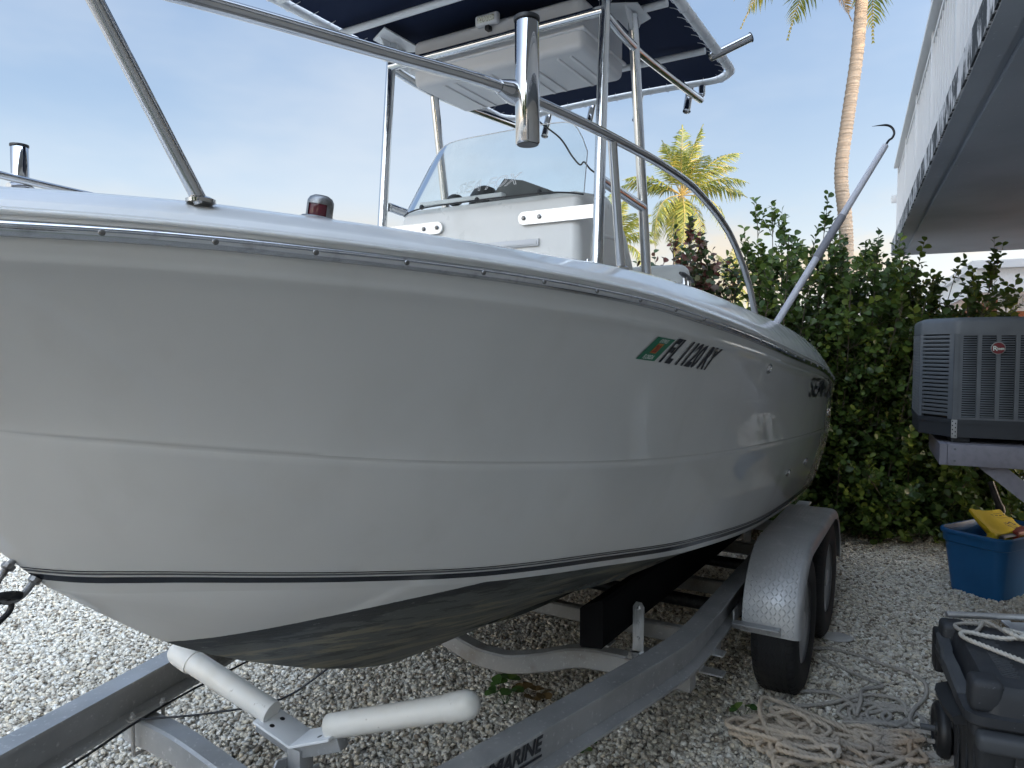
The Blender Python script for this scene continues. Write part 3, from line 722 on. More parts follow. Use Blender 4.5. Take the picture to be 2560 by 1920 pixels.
# ---- bow rails with stanchions and rod holders, both sides
RB = np.array([(.05,.0),(.12,.32),(.3,.50),(.7,.72),(1.067,.837),(1.32,.915),(1.763,.975),(2.29,1.009),(2.74,1.03),(3.2,1.049)])
RZt = np.array([(.05,2.185),(.7,2.19),(1.32,2.206),(2.0,2.204),(2.29,2.193),(2.523,2.157),(2.742,2.10),(2.932,2.006),(3.075,1.90),(3.165,1.795)])
def rail_pt(s, sg): return Vector((s, sg*float(pchip(RB[:,0], RB[:,1], [s])[0]), float(pchip(RZt[:,0], RZt[:,1], [s])[0])))
mb = MB()
fw = [rail_pt(s, -1) for s in list(np.linspace(3.165, 2.3, 22)) + list(np.linspace(2.25, .3, 34)) + [.22,.15,.1,.07]]
aft = [Vector((p.x, -p.y, p.z)) for p in reversed(fw)]
mb.tube(fw + [Vector((.05, 0, 2.185))] + aft, .0128, 14); brail = mb.build('bow_rail', M['chrome'], boat, smooth=60)
for sg in (-1, 1):
    for a, b_ in (((.765, sg*.66, 1.895), (.583, sg*.656, 2.187)), ((1.886, sg*.955, 1.872), (1.776, sg*.973, 2.20)), ((.30, sg*.20, 1.90), (.20, sg*.40, 2.186))):
        mb = MB(); mb.tube([a, b_], .0125, 12); mb.lathe([(.024,-.002),(.024,.004),(.016,.008)], a, (0,0,1), 16); mb.build('stanchion', M['chrome'], boat, smooth=60)
    e = rail_pt(3.165, sg); mb = MB(); mb.lathe([(.026,-.03),(.026,-.022),(.016,-.016)], e, (0,0,1), 16); mb.build('rail_foot', M['chrome'], boat)
    r0 = rail_pt(1.36, sg); ax = Vector((0, -.01*sg, 1)).normalized(); o_ = r0 + Vector((.0, sg*.030, -.115))
    if sg > 0: o_ = o_ + Vector((-.13, .0, -.025))
    mb = MB(); mb.lathe([(.0005,.003),(.020,.003),(.024,0),(.0265,.004),(.0265,.262),(.0245,.264),(.0245,.02)], o_, ax, 28, False, False); rh = mb.build('rod_holder', M['chrome'], boat, smooth=50)
    mb = MB(); mb.lathe([(.0245,.262),(.028,.262),(.0287,.266),(.028,.270),(.0235,.270),(.023,.262)], o_, ax, 28, False, False); mb.build('rod_holder_rim', M['black'], rh)
    mb = MB(); mb.lathe([(.0225,-.001),(.0225,.0025),(.001,.0025)], o_, ax, 24, True, False); mb.build('rod_holder_plug', M['black'], rh)
    rt = (rail_pt(1.40, sg) - rail_pt(1.30, sg)).normalized()
    jc = o_ + Vector((0, -sg*.030, .115))
    mb = MB(); mb.tube([jc - rt*.055, jc - rt*.03, jc - rt*.012, jc + rt*.01, jc + rt*.03], [.0145,.0215,.026,.026,.0135], 16); mb.build('rod_holder_clamp', M['chrome'], rh, smooth=50)
# cleat on the gunwale
cl = MB(); CC = Vector((2.40, -.985, 1.862)); dr = Vector((.93, .10, -.045)).normalized()
cl.tube([CC - dr*.11 + Vector((0,0,.028)), CC - dr*.06 + Vector((0,0,.03)), CC + dr*.06 + Vector((0,0,.03)), CC + dr*.11 + Vector((0,0,.028))], [.005,.009,.009,.005], 10)
clo = cl.build('mooring_cleat', M['black'], boat)
for q in (-.035, .035):
    cl = MB(); cl.lathe([(.012,-.01),(.009,.004),(.008,.028)], CC + dr*q, (0,0,1), 12); cl.build('cleat_post', M['chrome'], clo)

# ---- console, windscreen, seat
def console():
    prof = [(2.63,1.0),(2.635,2.215),(2.645,2.265),(2.68,2.298),(2.95,2.33),(3.06,2.29),(3.17,2.19),(3.26,2.06),(3.31,1.9),(3.34,1.0)]
    bm = bmesh.new()
    A = [bm.verts.new((x, -.462, z)) for x, z in prof]; Bv = [bm.verts.new((x, .478, z)) for x, z in prof]
    n = len(prof)
    bm.faces.new(A); bm.faces.new(list(reversed(Bv)))
    for i in range(n): bm.faces.new((A[i], Bv[i], Bv[(i+1) % n], A[(i+1) % n]))
    bmesh.ops.recalc_face_normals(bm, faces=bm.faces)
    ed = [e for e in bm.edges if abs(e.verts[0].co.y) > .1 and e.verts[0].co.y*e.verts[1].co.y > 0 and not (e.verts[0].co.z < 1.01 and e.verts[1].co.z < 1.01)]
    bmesh.ops.bevel(bm, geom=ed, offset=.045, segments=5, profile=.5, affect='EDGES', clamp_overlap=True)
    mb = MB(); mb.bm(bm); bm.free(); return mb
con = console().build('console', M['console'], boat, smooth=50)
# moulded door frame on the near side of the console
dpath = [Vector((3.24,-.4625,1.05)), Vector((3.235,-.4625,1.80)), Vector((3.18,-.4625,2.02)), Vector((3.06,-.4625,2.13)), Vector((2.90,-.4625,2.14)), Vector((2.80,-.4625,2.12)), Vector((2.76,-.4625,2.05)), Vector((2.755,-.4625,1.05))]
mb = MB(); mb.tube(spline(dpath, 5), .009, 8); mb.build('door_moulding', M['console'], con, smooth=60)
mb = MB(); mb.rbox(2.70,2.72,-.474,-.461,1.90,2.02,.003); mb.build('door_hinge', M['chrome'], con)
# top flange behind the windscreen and the instruments on it
mb = MB(); mb.rbox(2.69, 2.73, -.06, .40, 2.318, 2.338, .006); mb.build('dash_lip', M['boxplastic'], con)
mb = MB(); mb.lathe([(.075,0),(.078,.02),(.070,.075),(.05,.105),(.02,.118),(.001,.12)], (2.92,.18,2.315), (0,0,1), 20); mb.sphere((2.80,.27,2.355), .036, 14, (1,1.2,.8)); mb.build('compass', M['black'], con)
mb = MB(); mb.prism([(-.20,2.31),(.10,2.31),(.115,2.35),(.03,2.44),(-.07,2.42),(-.20,2.365)], 'x', 2.86, 2.96); mb.build('chartplotter', M['chest2'], con)
def screen():
    mb = MB(); NU, NV = 36, 12; V = []
    for iv in range(NV+1):
        v = iv/NV
        for iu in range(NU+1):
            u = -1 + 2*iu/NU
            top = 1 - (max(0, abs(u)-.74)/.26)**2.6*(.42 if u < 0 else .20)
            w = .470 - .062*v*top
            y = w*math.copysign(abs(u)**.92, u)
            s = 2.612 + .055*abs(u)**6 + .19*v*top
            z = 2.272 + .022*(1-abs(u)**4*.8) + (.330*top + .012)*v
            V.append((s, y, z))
    F = [(j*(NU+1)+i, j*(NU+1)+i+1, (j+1)*(NU+1)+i+1, (j+1)*(NU+1)+i) for j in range(NV) for i in range(NU)]
    mb.add(V, F)
    rim = [V[j*(NU+1)] for j in range(NV+1)] + [V[NV*(NU+1)+i] for i in range(1, NU+1)] + [V[j*(NU+1)+NU] for j in range(NV-1, -1, -1)]
    bot = [V[i] for i in range(NU+1)]
    return mb, rim, bot
mb, rim, bot = screen()
ws = mb.build('windscreen', M['glass'], boat, smooth=80)
mb = MB(); mb.tube(rim, .0022, 6); mb.build('windscreen_edge', M['alu'], ws, smooth=80)
mb = MB(); mb.tube([(p[0]-.002, p[1], p[2]) for p in bot], .0035, 6); mb.build('windscreen_gasket', M['black'], ws, smooth=80)
wsc = None
for y in (.33, .02, -.29):
    u = y/.47; s = 2.610 + .055*abs(u)**6; z = 2.298
    mb = MB(); mb.lathe([(.011,-.006),(.011,.004),(.007,.008),(.001,.0085)], (s+.004, y, z), (-1,0,.3), 12); mb.build('windscreen_knob', M['black'], ws)
V, F = text_mesh('SEA FOX', .078, shear=.25, outline=.0011)
xm = max(v[0] for v in V); P = []
for x, y, z in V:
    xx = x*.335/xm; yy = .155 - xx
    P.append((2.615 + .19*(y+.05)/.345 - .004 + z*.3, yy, 2.338 + y + .012*(xx/.335)))
mb = MB(); mb.add(P, F); mb.build('etched_lettering', M['slat'], ws, smooth=None, fix=False)
# brackets tying the console to the top's legs
for sg in (-1, 1):
    y0, y1 = (-.535, -.215) if sg < 0 else (.24, .60)
    n = 10; zc = 2.196; h = .027
    ei = y1 if sg < 0 else y0
    cap = [(ei - sg*h*math.sin(a), zc + h*math.cos(a)) for a in np.linspace(0, math.pi, n)]
    ou = y0 if sg < 0 else y1
    poly = [(ou, zc+h)] + cap + [(ou, zc-h)]
    mb = MB(); mb.prism(poly, 'x', 2.617, 2.6285); br = mb.build('console_bracket', M['alu'], boat, smooth=30)
    for q in (.0, .075):
        mb = MB(); mb.lathe([(.010,0),(.010,.005),(.006,.008),(.001,.008)], (2.617, ei + sg*q, zc), (-1,0,0), 6); mb.build('bracket_bolt', M['eye'], br)
mb = MB(); mb.rbox(2.622,2.634,-.283,.20,2.078,2.108,.003); mb.rbox(2.618,2.626,-.275,.19,2.084,2.102,.002); mb.build('console_vent', M['boxplastic'], con)
# helm seat
mb = MB(); mb.rbox(3.92,4.06,-.50,.50,1.86,2.125,.055,5); seat = mb.build('helm_seat', M['cush'], boat, smooth=60)
mb = MB(); mb.rbox(3.72,4.08,-.48,.48,1.0,1.62,.03,3); mb.build('seat_base', M['console'], seat, smooth=60)
mb = MB(); mb.rbox(3.66,4.08,-.49,.49,1.62,1.74,.04,4); mb.build('seat_cushion', M['cush'], seat, smooth=60)
for y in (-.36,.36):
    mb = MB(); mb.tube([(4.04,y,1.60),(4.05,y,1.90)], .016, 10); mb.build('seat_post', M['chrome'], seat)

# ---- T-top: legs, frame, canvas, storage box, lamp, rod holders
r1 = .0225
for sg in (-1, 1):
    for a, b_ in (((2.51, sg*.576, 1.0), (2.684, sg*.552, 3.10)), ((3.36, sg*.55, 1.0), (2.985, sg*.55, 3.10))):
        mb = MB(); mb.tube([a, b_], r1, 16); mb.lathe([(.045,0),(.045,.006),(.026,.012)], a, (0,0,1), 18); mb.build('top_leg', M['tube'], boat, smooth=60)
    mb = MB(); mb.tube([(2.648, sg*.55, 2.325), (3.13, sg*.55, 2.292)], .0215, 14); mb.build('leg_brace', M['tube'], boat, smooth=60)
    mb = MB(); mb.tube(spline([(2.67, sg*.55, 2.985), (2.9, sg*.55, 2.968), (3.2, sg*.55, 2.975), (3.94, sg*.55, 3.03), (4.0, sg*.55, 3.04), (4.035, sg*.55, 3.07), (4.04, sg*.55, 3.12)], 6), .0195, 14); mb.build('top_side_tube', M['tube'], boat, smooth=60)
    for x0, x1 in ((2.585, 2.79), (2.89, 3.09)):
        mb = MB(); mb.prism([(x0, 3.112), (x1, 3.112), ((x0+x1)/2+.03, 3.03), ((x0+x1)/2-.03, 3.03)], 'y', sg*.55-.004, sg*.55+.004)
        mb.prism([(x0-.05, sg*.47), (x1+.05, sg*.47), (x1-.02, sg*.60), (x0+.02, sg*.60)], 'z', 3.103, 3.109); mb.build('gusset_plate', M['whitemetal'], boat, smooth=None)
mb = MB(); mb.tube([(2.668,-.55,2.99),(2.668,.55,2.99)], .0205, 14); mb.build('top_cross_tube', M['tube'], boat, smooth=60)
for s in (2.13, 2.50, 3.0, 3.57):
    mb = MB(); mb.tube([(s,-.70,3.118),(s,.70,3.118)], .016, 12); mb.build('top_cross_tube', M['whitemetal'], boat, smooth=60)
# rounded rectangle for the rim
def rrect(x0, x1, y0, y1, r, n=8, step=.08):
    P = []
    for cx, cy, a0 in ((x1-r, y1-r, 0), (x0+r, y1-r, 90), (x0+r, y0+r, 180), (x1-r, y0+r, 270)):
        P += [(cx + r*math.cos(R(a0 + 90*i/n)), cy + r*math.sin(R(a0 + 90*i/n))) for i in range(n+1)]
    out = []
    for i, p in enumerate(P):
        q = P[(i+1) % len(P)]; out.append(p); d = math.dist(p, q); m = int(d/step)
        for j in range(1, m): out.append((p[0]+(q[0]-p[0])*j/m, p[1]+(q[1]-p[1])*j/m))
    return out
TOPZ = 3.128
rimp = [(x, y, TOPZ + .03*math.cos(y/.74*1.2)) for x, y in rrect(1.55, 4.05, -.735, .735, .15)]
mb = MB(); mb.tube(rimp, .022, 12, loop=True); frame = mb.build('top_rim_tube', M['whitemetal'], boat, smooth=60)
cv = rrect(1.58, 4.02, -.705, .705, .13)
mb = MB(); n = len(cv)
rings_ = []
for kf, dz in ((1, .003), (.9, .006), (.6, .012), (.3, .016), (.03, .018)):
    rings_.append([(2.8 + (x-2.8)*kf, y*kf, TOPZ + .03*math.cos(y*kf/.74*1.2) + dz) for x, y in cv])
mb.rings(rings_, True, False, True); mb.build('canvas_top', M['navy'], boat, smooth=80)
loop0 = None
per = rimp; acc = 0; nxt = .03
for i in range(len(per)):
    p, q = Vector(per[i]), Vector(per[(i+1) % len(per)]); d = (q-p).length
    while nxt < acc + d:
        c0 = p + (q-p)*((nxt-acc)/d); t_ = (q-p).normalized(); inw = Vector((0,0,1)).cross(t_)
        if loop0 is None:
            mb = MB(); L_ = [Vector((-.012, .060, .006)), Vector((-.008, .040, .0))] + [Vector((-.006 + .012*(1-a_/3.4), .0255*math.cos(a_ - 2.9 + 3.1), -.0255*math.sin(a_ + .25))) for a_ in np.linspace(0, 3.3, 12)]
            mb.tube(L_, .0014, 5); loop0 = mb.build('lacing_loop', M['slat'], frame, smooth=80); o = loop0
        else: o = copy_part(loop0, frame)
        o.location = c0; o.rotation_euler = (0, 0, math.atan2(t_.y, t_.x))
        nxt += .105
    acc += d
# moulded storage box under the top
mb = MB(); mb.rbox(2.705, 3.145, -.445, .445, 2.885, 3.100, .03, 4); bx = mb.build('storage_box', M['boxplastic'], boat, smooth=60)
mb = MB(); mb.rbox(2.695, 3.155, -.455, .455, 2.955, 2.969, .006, 2); mb.build('box_flange', M['boxplastic'], bx, smooth=60)
for i, y in enumerate((-.36,-.30,-.16,-.10,.04,.10,.24,.30)):
    mb = MB(); mb.rbox(2.76, 3.12, y-.008, y+.008, 2.8805, 2.89, .004, 2); mb.build('box_rib', M['boxplastic'], bx, smooth=60)
lt = MB(); lx = 2.672; lt.rbox(lx, lx+.03, -.050, .070, 3.066, 3.116, .012, 3); lo_ = lt.build('spreader_lamp', M['boxplastic'], boat, smooth=60)
lt = MB(); lt.rbox(lx-.004, lx+.006, -.034, .054, 3.078, 3.104, .004, 2); lt.build('lamp_lens', M['lightlens'], lo_)
lt = MB(); lt.rbox(lx+.006, lx+.036, -.002, .020, 3.046, 3.067, .003, 2); lt.build('lamp_bracket', M['black'], lo_)
# rod holders on the rim
def top_holder(c_, ax, L=.23):
    mb = MB(); ax = Vector(ax).normalized()
    mb.lathe([(.0225,-L*.55),(.0225,L*.45),(.0195,L*.45),(.0195,-L*.5),(.001,-L*.5)], c_, ax, 20, False, False); h = mb.build('top_rod_holder', M['chrome'], boat, smooth=50)
    mb = MB(); mb.lathe([(.0195,L*.44),(.025,L*.445),(.025,L*.46),(.019,L*.46)], c_, ax, 20, False, False); mb.build('holder_rim', M['black'], h)
for y in (-.46,-.155,.155,.46): top_holder((4.10, y, 3.125), (.38, 0, .92), .25)
top_holder((3.70,-.80,3.165), (.42,-.80,.42), .22)
# aerial cable looping down behind the screen
mb = MB(); mb.tube(spline([(3.6,.25,3.10),(3.4,.17,2.95),(3.3,.095,2.838),(3.3,-.034,2.726),(3.3,-.103,2.626),(3.3,-.148,2.576),(3.3,-.171,2.587),(3.3,-.204,2.548),(3.28,-.259,2.50),(3.2,-.33,2.40)], 8), .0045, 6); mb.build('aerial_cable', M['black'], boat, smooth=80)

# gaff standing in a gunwale rod holder
gb = boat_world(3.5,-1.035,1.70); gt = boat_world(4.03,-1.475,2.655)
gaff = thing('gaff', 'long pale gaff pole with a bare steel hook standing at the boat\'s stern', 'gaff', gb)
ga = (gt-gb)
mb = MB(); mb.tube([Vector((0,0,0)), ga*.62], .0165, 14); mb.tube([ga*.62, ga], [.0165,.0150], 14); mb.build('pole', M['gaffpole'], gaff, smooth=60)
mb = MB(); mb.tube([ga*.40, ga*.62], [.0195,.0195], 14); mb.build('grip', M['gaffgrip'], gaff, smooth=60)
ad = ga.normalized(); sd_ = Vector((-1, .05, .0)); sd_ = (sd_ - ad*sd_.dot(ad)).normalized()
hk = [ga*.97, ga*1.0 + ad*.03, ga + ad*.055 - sd_*.008, ga + ad*.085 - sd_*.004, ga + ad*.105 + sd_*.018, ga + ad*.105 + sd_*.045, ga + ad*.085 + sd_*.075, ga + ad*.060 + sd_*.105]
hs = spline(hk, 6); rr_ = [.0055]*(len(hs)-12) + list(np.linspace(.0055, .0006, 12))
mb = MB(); mb.tube(hs, rr_, 10); mb.build('hook', M['hook'], gaff, smooth=60)
# ------------------------------------------------------------------ trailer (same frame as the boat)
trailer = thing('boat_trailer', 'grey aluminium tandem boat trailer with tread-plate mudguards under the boat', 'trailer', B0, BOAT_RZ)
def beam(name, pts, sg, m, zt=.525, zb=.385, fl=.085, tf=.010, tw=.008):
    """I-section swept along plan points (x, y of the outer flange edge); sg is the outer side"""
    P = [Vector((x, y, 0)) for x, y in pts]; mb = MB(); rg = []
    for i, p in enumerate(P):
        a = P[max(0, i-1)]; b_ = P[min(len(P)-1, i+1)]; t = (b_-a).normalized(); n = Vector((-t.y, t.x, 0))
        if n.y*sg > 0: n = -n                                   # n points inwards
        rec = fl*.42
        sec = [(0,zt),(0,zt-tf),(rec,zt-tf-.012),(rec,zb+tf+.012),(0,zb+tf),(0,zb),(fl,zb),(fl,zb+tf),(rec+tw,zb+tf+.012),(rec+tw,zt-tf-.012),(fl,zt-tf),(fl,zt)]
        rg.append([p + n*d + Vector((0,0,z)) for d, z in sec])
    mb.rings(rg, True, True, True)
    return mb.build(name, m, trailer, smooth=28)
core = spline([(5.55,-.957,0),(4.2,-.957,0),(3.3,-.957,0),(2.92,-.957,0),(2.75,-.953,0),(2.62,-.940,0),(2.48,-.914,0),(2.3,-.875,0),(1.8,-.762,0),(1.0,-.575,0),(0,-.335,0),(-1.0,-.095,0),(-1.1,-.07,0)], 5)
mainb = beam('main_beam', [(p.x, p.y) for p in core], -1, M['galv'])
beam('main_beam', [(p.x, -p.y + (.0 if p.x > 2.2 else -.0)) for p in core], 1, M['galv'])
mb = MB(); mb.rbox(-1.75, -.85, -.045, .045, .40, .49, .006); mb.rbox(-1.95,-1.72,-.04,.04,.43,.50,.015); mb.build('tongue', M['galv'], trailer)
def member(name, pts, h, w, m, zt=True):
    """box-section cross member along points, top at z"""
    P = [Vector(p) for p in pts]; mb = MB(); rg = []
    for i, p in enumerate(P):
        a = P[max(0, i-1)]; b_ = P[min(len(P)-1, i+1)]; t = (b_-a).normalized(); n = Vector((1,0,0)); up = t.cross(n).normalized()
        if up.z < 0: up = -up
        c = .008
        rg.append([p + n*dx + up*dz for dx, dz in ((-w/2+c,0),(w/2-c,0),(w/2,-c),(w/2,-h+c),(w/2-c,-h),(-w/2+c,-h),(-w/2,-h+c),(-w/2,-c))])
    mb.rings(rg, True, True, True); return mb.build(name, m, trailer, smooth=40)
xb = spline([(2.72,-.93,.383),(2.72,-.60,.383),(2.72,-.42,.365),(2.72,-.25,.305),(2.72,-.10,.262),(2.72,.0,.255),(2.72,.10,.262),(2.72,.25,.305),(2.72,.42,.365),(2.72,.60,.383),(2.72,.93,.383)], 5)
member('cross_member', xb, .085, .075, M['galvrust'])
member('cross_member', spline([(1.40,-.66,.383),(1.40,-.40,.38),(1.40,-.1,.335),(1.40,.1,.335),(1.40,.40,.38),(1.40,.66,.383)], 5), .10, .075, M['galv'])
for s in (3.12, 3.85, 4.7, 5.4): member('cross_member', [(s,-.93,.383),(s,.93,.383)], .075, .05, M['galvrust'])
mb = MB(); mb.prism([(-1.0,.29),(-.90,.29),(-.90,.383),(-1.0,.383),(-1.0,.376),(-.907,.376),(-.907,.297),(-1.0,.297)], 'x', 2.90, 2.96); mb.build('frame_bracket', M['alu'], trailer, smooth=None)
# U-bolts
def ubolt(s, y, zt, zb, w, name='u_bolt'):
    mb = MB()
    for q in (-w/2, w/2):
        mb.tube([(s+q, y, zb-.01), (s+q, y, zt+.028)], .0065, 8); mb.lathe([(.012,0),(.012,.010),(.009,.013)], (s+q, y, zt+.004), (0,0,1), 6)
    mb.tube([(s-w/2, y, zb-.008), (s+w/2, y, zb-.008)], .0065, 8)
    mb.rbox(s-w/2-.02, s+w/2+.02, y-.018, y+.018, zt-.002, zt+.005, .002)
    mb.build(name, M['galvrust'], trailer)
ubolt(1.40, .575, .396, .28, .11); ubolt(1.40, -.60, .396, .28, .11)
ubolt(2.72, -.685, .388, .295, .10); ubolt(2.72, -.80, .388, .295, .10)
ubolt(2.72, .74, .388, .295, .10)
# bunks and their brackets
for sg in (-1, 1):
    mb = MB()
    x0, x1, w, h, lean = 2.47, 5.45, .098, .165, .10
    rg = []
    for x, y0, z0 in ((x0, .555, .483), (x0+.03,.553,.480), (4.0,.575,.452), (5.45,.60,.440)):
        rg.append([Vector((x, sg*y, z)) for y, z in ((y0+.006,z0),(y0+w-.006,z0+.010),(y0+w,z0+.02),(y0+w,z0+h+.022),(y0+w-.012,z0+h+.034),(y0+.012,z0+h),(y0,z0+h-.012),(y0,z0+.008))])
    mb.rings(rg, True, True, True); mb.build('bunk', M['carpet'], trailer, smooth=40)
    for s in (2.745, 4.7):
        for q, y, zt in ((0, .668, .60), (1, .475, .52)):
            mb = MB(); y1 = y + .048
            mb.prism([(sg*y,.386),(sg*y1,.386),(sg*y1,zt-.02),(sg*(y1-.012),zt),(sg*(y+.012),zt),(sg*y,zt-.02)], 'x', s-.003, s+.004)
            mb.prism([(s+.004,.386),(s+.05,.386),(s+.05,.40),(s+.004,zt-.05)], 'y', sg*y, sg*(y+.005))
            mb.rbox(s-.02, s+.06, min(sg*(y-.01), sg*(y1+.045)), max(sg*(y-.01), sg*(y1+.045)), .386, .393, .002)
            if not q:
                for z in (.45,.515,.575): mb.lathe([(.009,0),(.009,.005),(.005,.008)], (s-.003, sg*(y+.024), z), (-1,0,0), 6)
            mb.build('bunk_bracket', M['alu'], trailer)
# keel guide: two PVC-sleeved arms on a post
gc = Vector((1.555, 0, .405))
for end, nm in ((Vector((1.485,.545,.592)), 'a'), (Vector((1.672,-.60,.618)), 'b')):
    d = end - gc; u_ = d.normalized(); st_ = gc + u_*.12 + Vector((0,0,.012))
    mb = MB(); mb.tube([st_ + u_*.0, end - u_*.045], .0385, 28); go_ = mb.build('guide_pipe', M['pvc'], trailer, smooth=50)
    mb = MB(); mb.lathe([(.0386,-.075),(.0425,-.074),(.0425,-.012),(.040,.004),(.033,.018),(.020,.028),(.006,.032),(.0005,.0325)], end - u_*.02, u_, 28); mb.build('pipe_cap', M['pvc'], go_, smooth=50)
    mb = MB(); fr_ = Matrix.Translation(gc + Vector((0,0,-.042))) @ u_.to_track_quat('X','Z').to_matrix().to_4x4()
    mb.rbox(0, .17, -.024, .024, -.024, .024, .004, 2, fr_); mb.build('guide_arm', M['galv'], trailer)
    mb = MB(); fr2 = Matrix.Translation(gc + Vector((0,0,-.012))) @ u_.to_track_quat('X','Z').to_matrix().to_4x4()
    mb.rbox(-.004, .155, -.055, .055, -.004, .006, .003, 2, fr2); pl = mb.build('guide_pad', M['whitemetal'], trailer)
    mb = MB()
    for q in (-.022, .026): mb.lathe([(.0085,.0064),(.0005,.0066)], fr2 @ Vector((.098, q, 0)), fr2.to_3x3() @ Vector((0,0,1)), 12)
    mb.build('bolt_hole', M['hook'], pl)
mb = MB(); mb.rbox(1.525,1.585,-.03,.03,.16,.375,.006,2); mb.build('guide_post', M['galv'], trailer)
mb = MB(); mb.prism([(1.43,.22),(1.53,.22),(1.53,.335),(1.49,.345),(1.43,.26)], 'y', .03, .038); mb.prism([(1.43,.22),(1.60,.22),(1.60,.30),(1.43,.30)], 'y', -.038, -.03); mb.lathe([(.011,0),(.011,.09),(.007,.095)], (1.47,.038,.27), (0,1,0), 8); mb.build('post_clamp', M['galv'], trailer)
# mudguards
def mudguard(sg):
    mb = MB(); path = []
    for a in np.linspace(200, 90, 12): path.append((3.60 + .365*math.cos(R(a)), .365 + .365*math.sin(R(a))))
    for a in np.linspace(90, -20, 12): path.append((4.37 + .365*math.cos(R(a)), .365 + .365*math.sin(R(a))))
    path = [(x, z) for x, z in path if z > .375]
    path[0] = (path[0][0], .372); path[-1] = (path[-1][0], .372)
    cx = 3.985; rg = []
    def inset(p, d):
        x, z = p; c_ = (3.60 if x < 3.6 else (4.37 if x > 4.37 else x), .365)
        v = Vector((x-c_[0], z-c_[1])); l = v.length
        return (x - v.x/l*d, z - v.y/l*d) if l > 1e-6 else (x, z)
    for p in path:
        ring = []
        for y, d in ((.995,0),(1.215,0),(1.232,.004),(1.243,.013),(1.247,.028),(1.247,.055),(1.244,.055),(1.244,.028),(1.240,.016),(1.230,.008),(1.215,.004),(.995,.004)):
            q = inset(p, d); ring.append(Vector((q[0], sg*y, q[1])))
        rg.append(ring)
    mb.rings(rg, True, True, True)
    o = mb.build('mudguard', M['fender'], trailer, smooth=50)
    # raised tread lozenges
    tb = MB(); L_ = [0]
    for i in range(1, len(path)): L_.append(L_[-1] + math.dist(path[i], path[i-1]))
    def at(l):
        i = min(len(path)-2, max(0, int(np.searchsorted(L_, l)-1))); f = (l-L_[i])/(L_[i+1]-L_[i])
        p = (path[i][0]+(path[i+1][0]-path[i][0])*f, path[i][1]+(path[i+1][1]-path[i][1])*f)
        q = inset(p, -.0012); return q
    nrow = int(L_[-1]/.0215)
    def lift(l, up_):
        i = min(len(path)-2, max(0, int(np.searchsorted(L_, l)-1))); f = (l-L_[i])/(L_[i+1]-L_[i])
        return inset((path[i][0]+(path[i+1][0]-path[i][0])*f, path[i][1]+(path[i+1][1]-path[i][1])*f), -up_)
    for r_ in range(nrow):
        for c_ in range(12):
            l = .012 + r_*.0215; y = 1.004 + c_*.0190; k_ = 1 if (r_ + c_) % 2 else -1
            h1 = (.0092, .0066*k_); w1 = (-.0016*k_, .0022)
            pts_ = [(l - h1[0], y - h1[1]), (l + w1[0], y + w1[1]), (l + h1[0], y + h1[1]), (l - w1[0], y - w1[1])]
            V = [(lift(a_, .0002), b2) for a_, b2 in pts_] + [(lift(l - h1[0]*.45, .0016), y - h1[1]*.45), (lift(l + h1[0]*.45, .0016), y + h1[1]*.45)]
            tb.add([(q_[0], sg*b2, q_[1]) for q_, b2 in V], [(0,1,4), (1,5,4), (1,2,5), (2,3,5), (3,4,5), (3,0,4)])
    tp = tb.build('tread_lozenges', M['fender'], o, smooth=None, fix=False); tag(tp, kind='stuff')
    x = path[0][0]
    mb = MB(); mb.rbox(x-.010, x-.003, min(sg*.965, sg*1.165), max(sg*.965, sg*1.165), .378, .418, .002); mb.rbox(x-.010, x+.06, min(sg*.957, sg*.965), max(sg*.957, sg*.965), .378, .46, .002); mb.rbox(x-.055, x-.010, min(sg*.965, sg*1.165), max(sg*.965, sg*1.165), .4125, .4185, .002)
    stay = mb.build('mudguard_stay', M['galv'], o)
    mb = MB()
    for y in (1.02, 1.115): mb.lathe([(.010,0),(.010,.006),(.006,.010),(.001,.010)], (x-.010, sg*y, .396), (-1,0,0), 6)
    mb.build('stay_bolt', M['galvrust'], o)
    xe = path[-1][0]
    mb = MB(); mb.rbox(xe+.003, xe+.010, min(sg*.965, sg*1.165), max(sg*.965, sg*1.165), .378, .418, .002); mb.build('mudguard_stay', M['galv'], o)
mudguard(-1); mudguard(1)
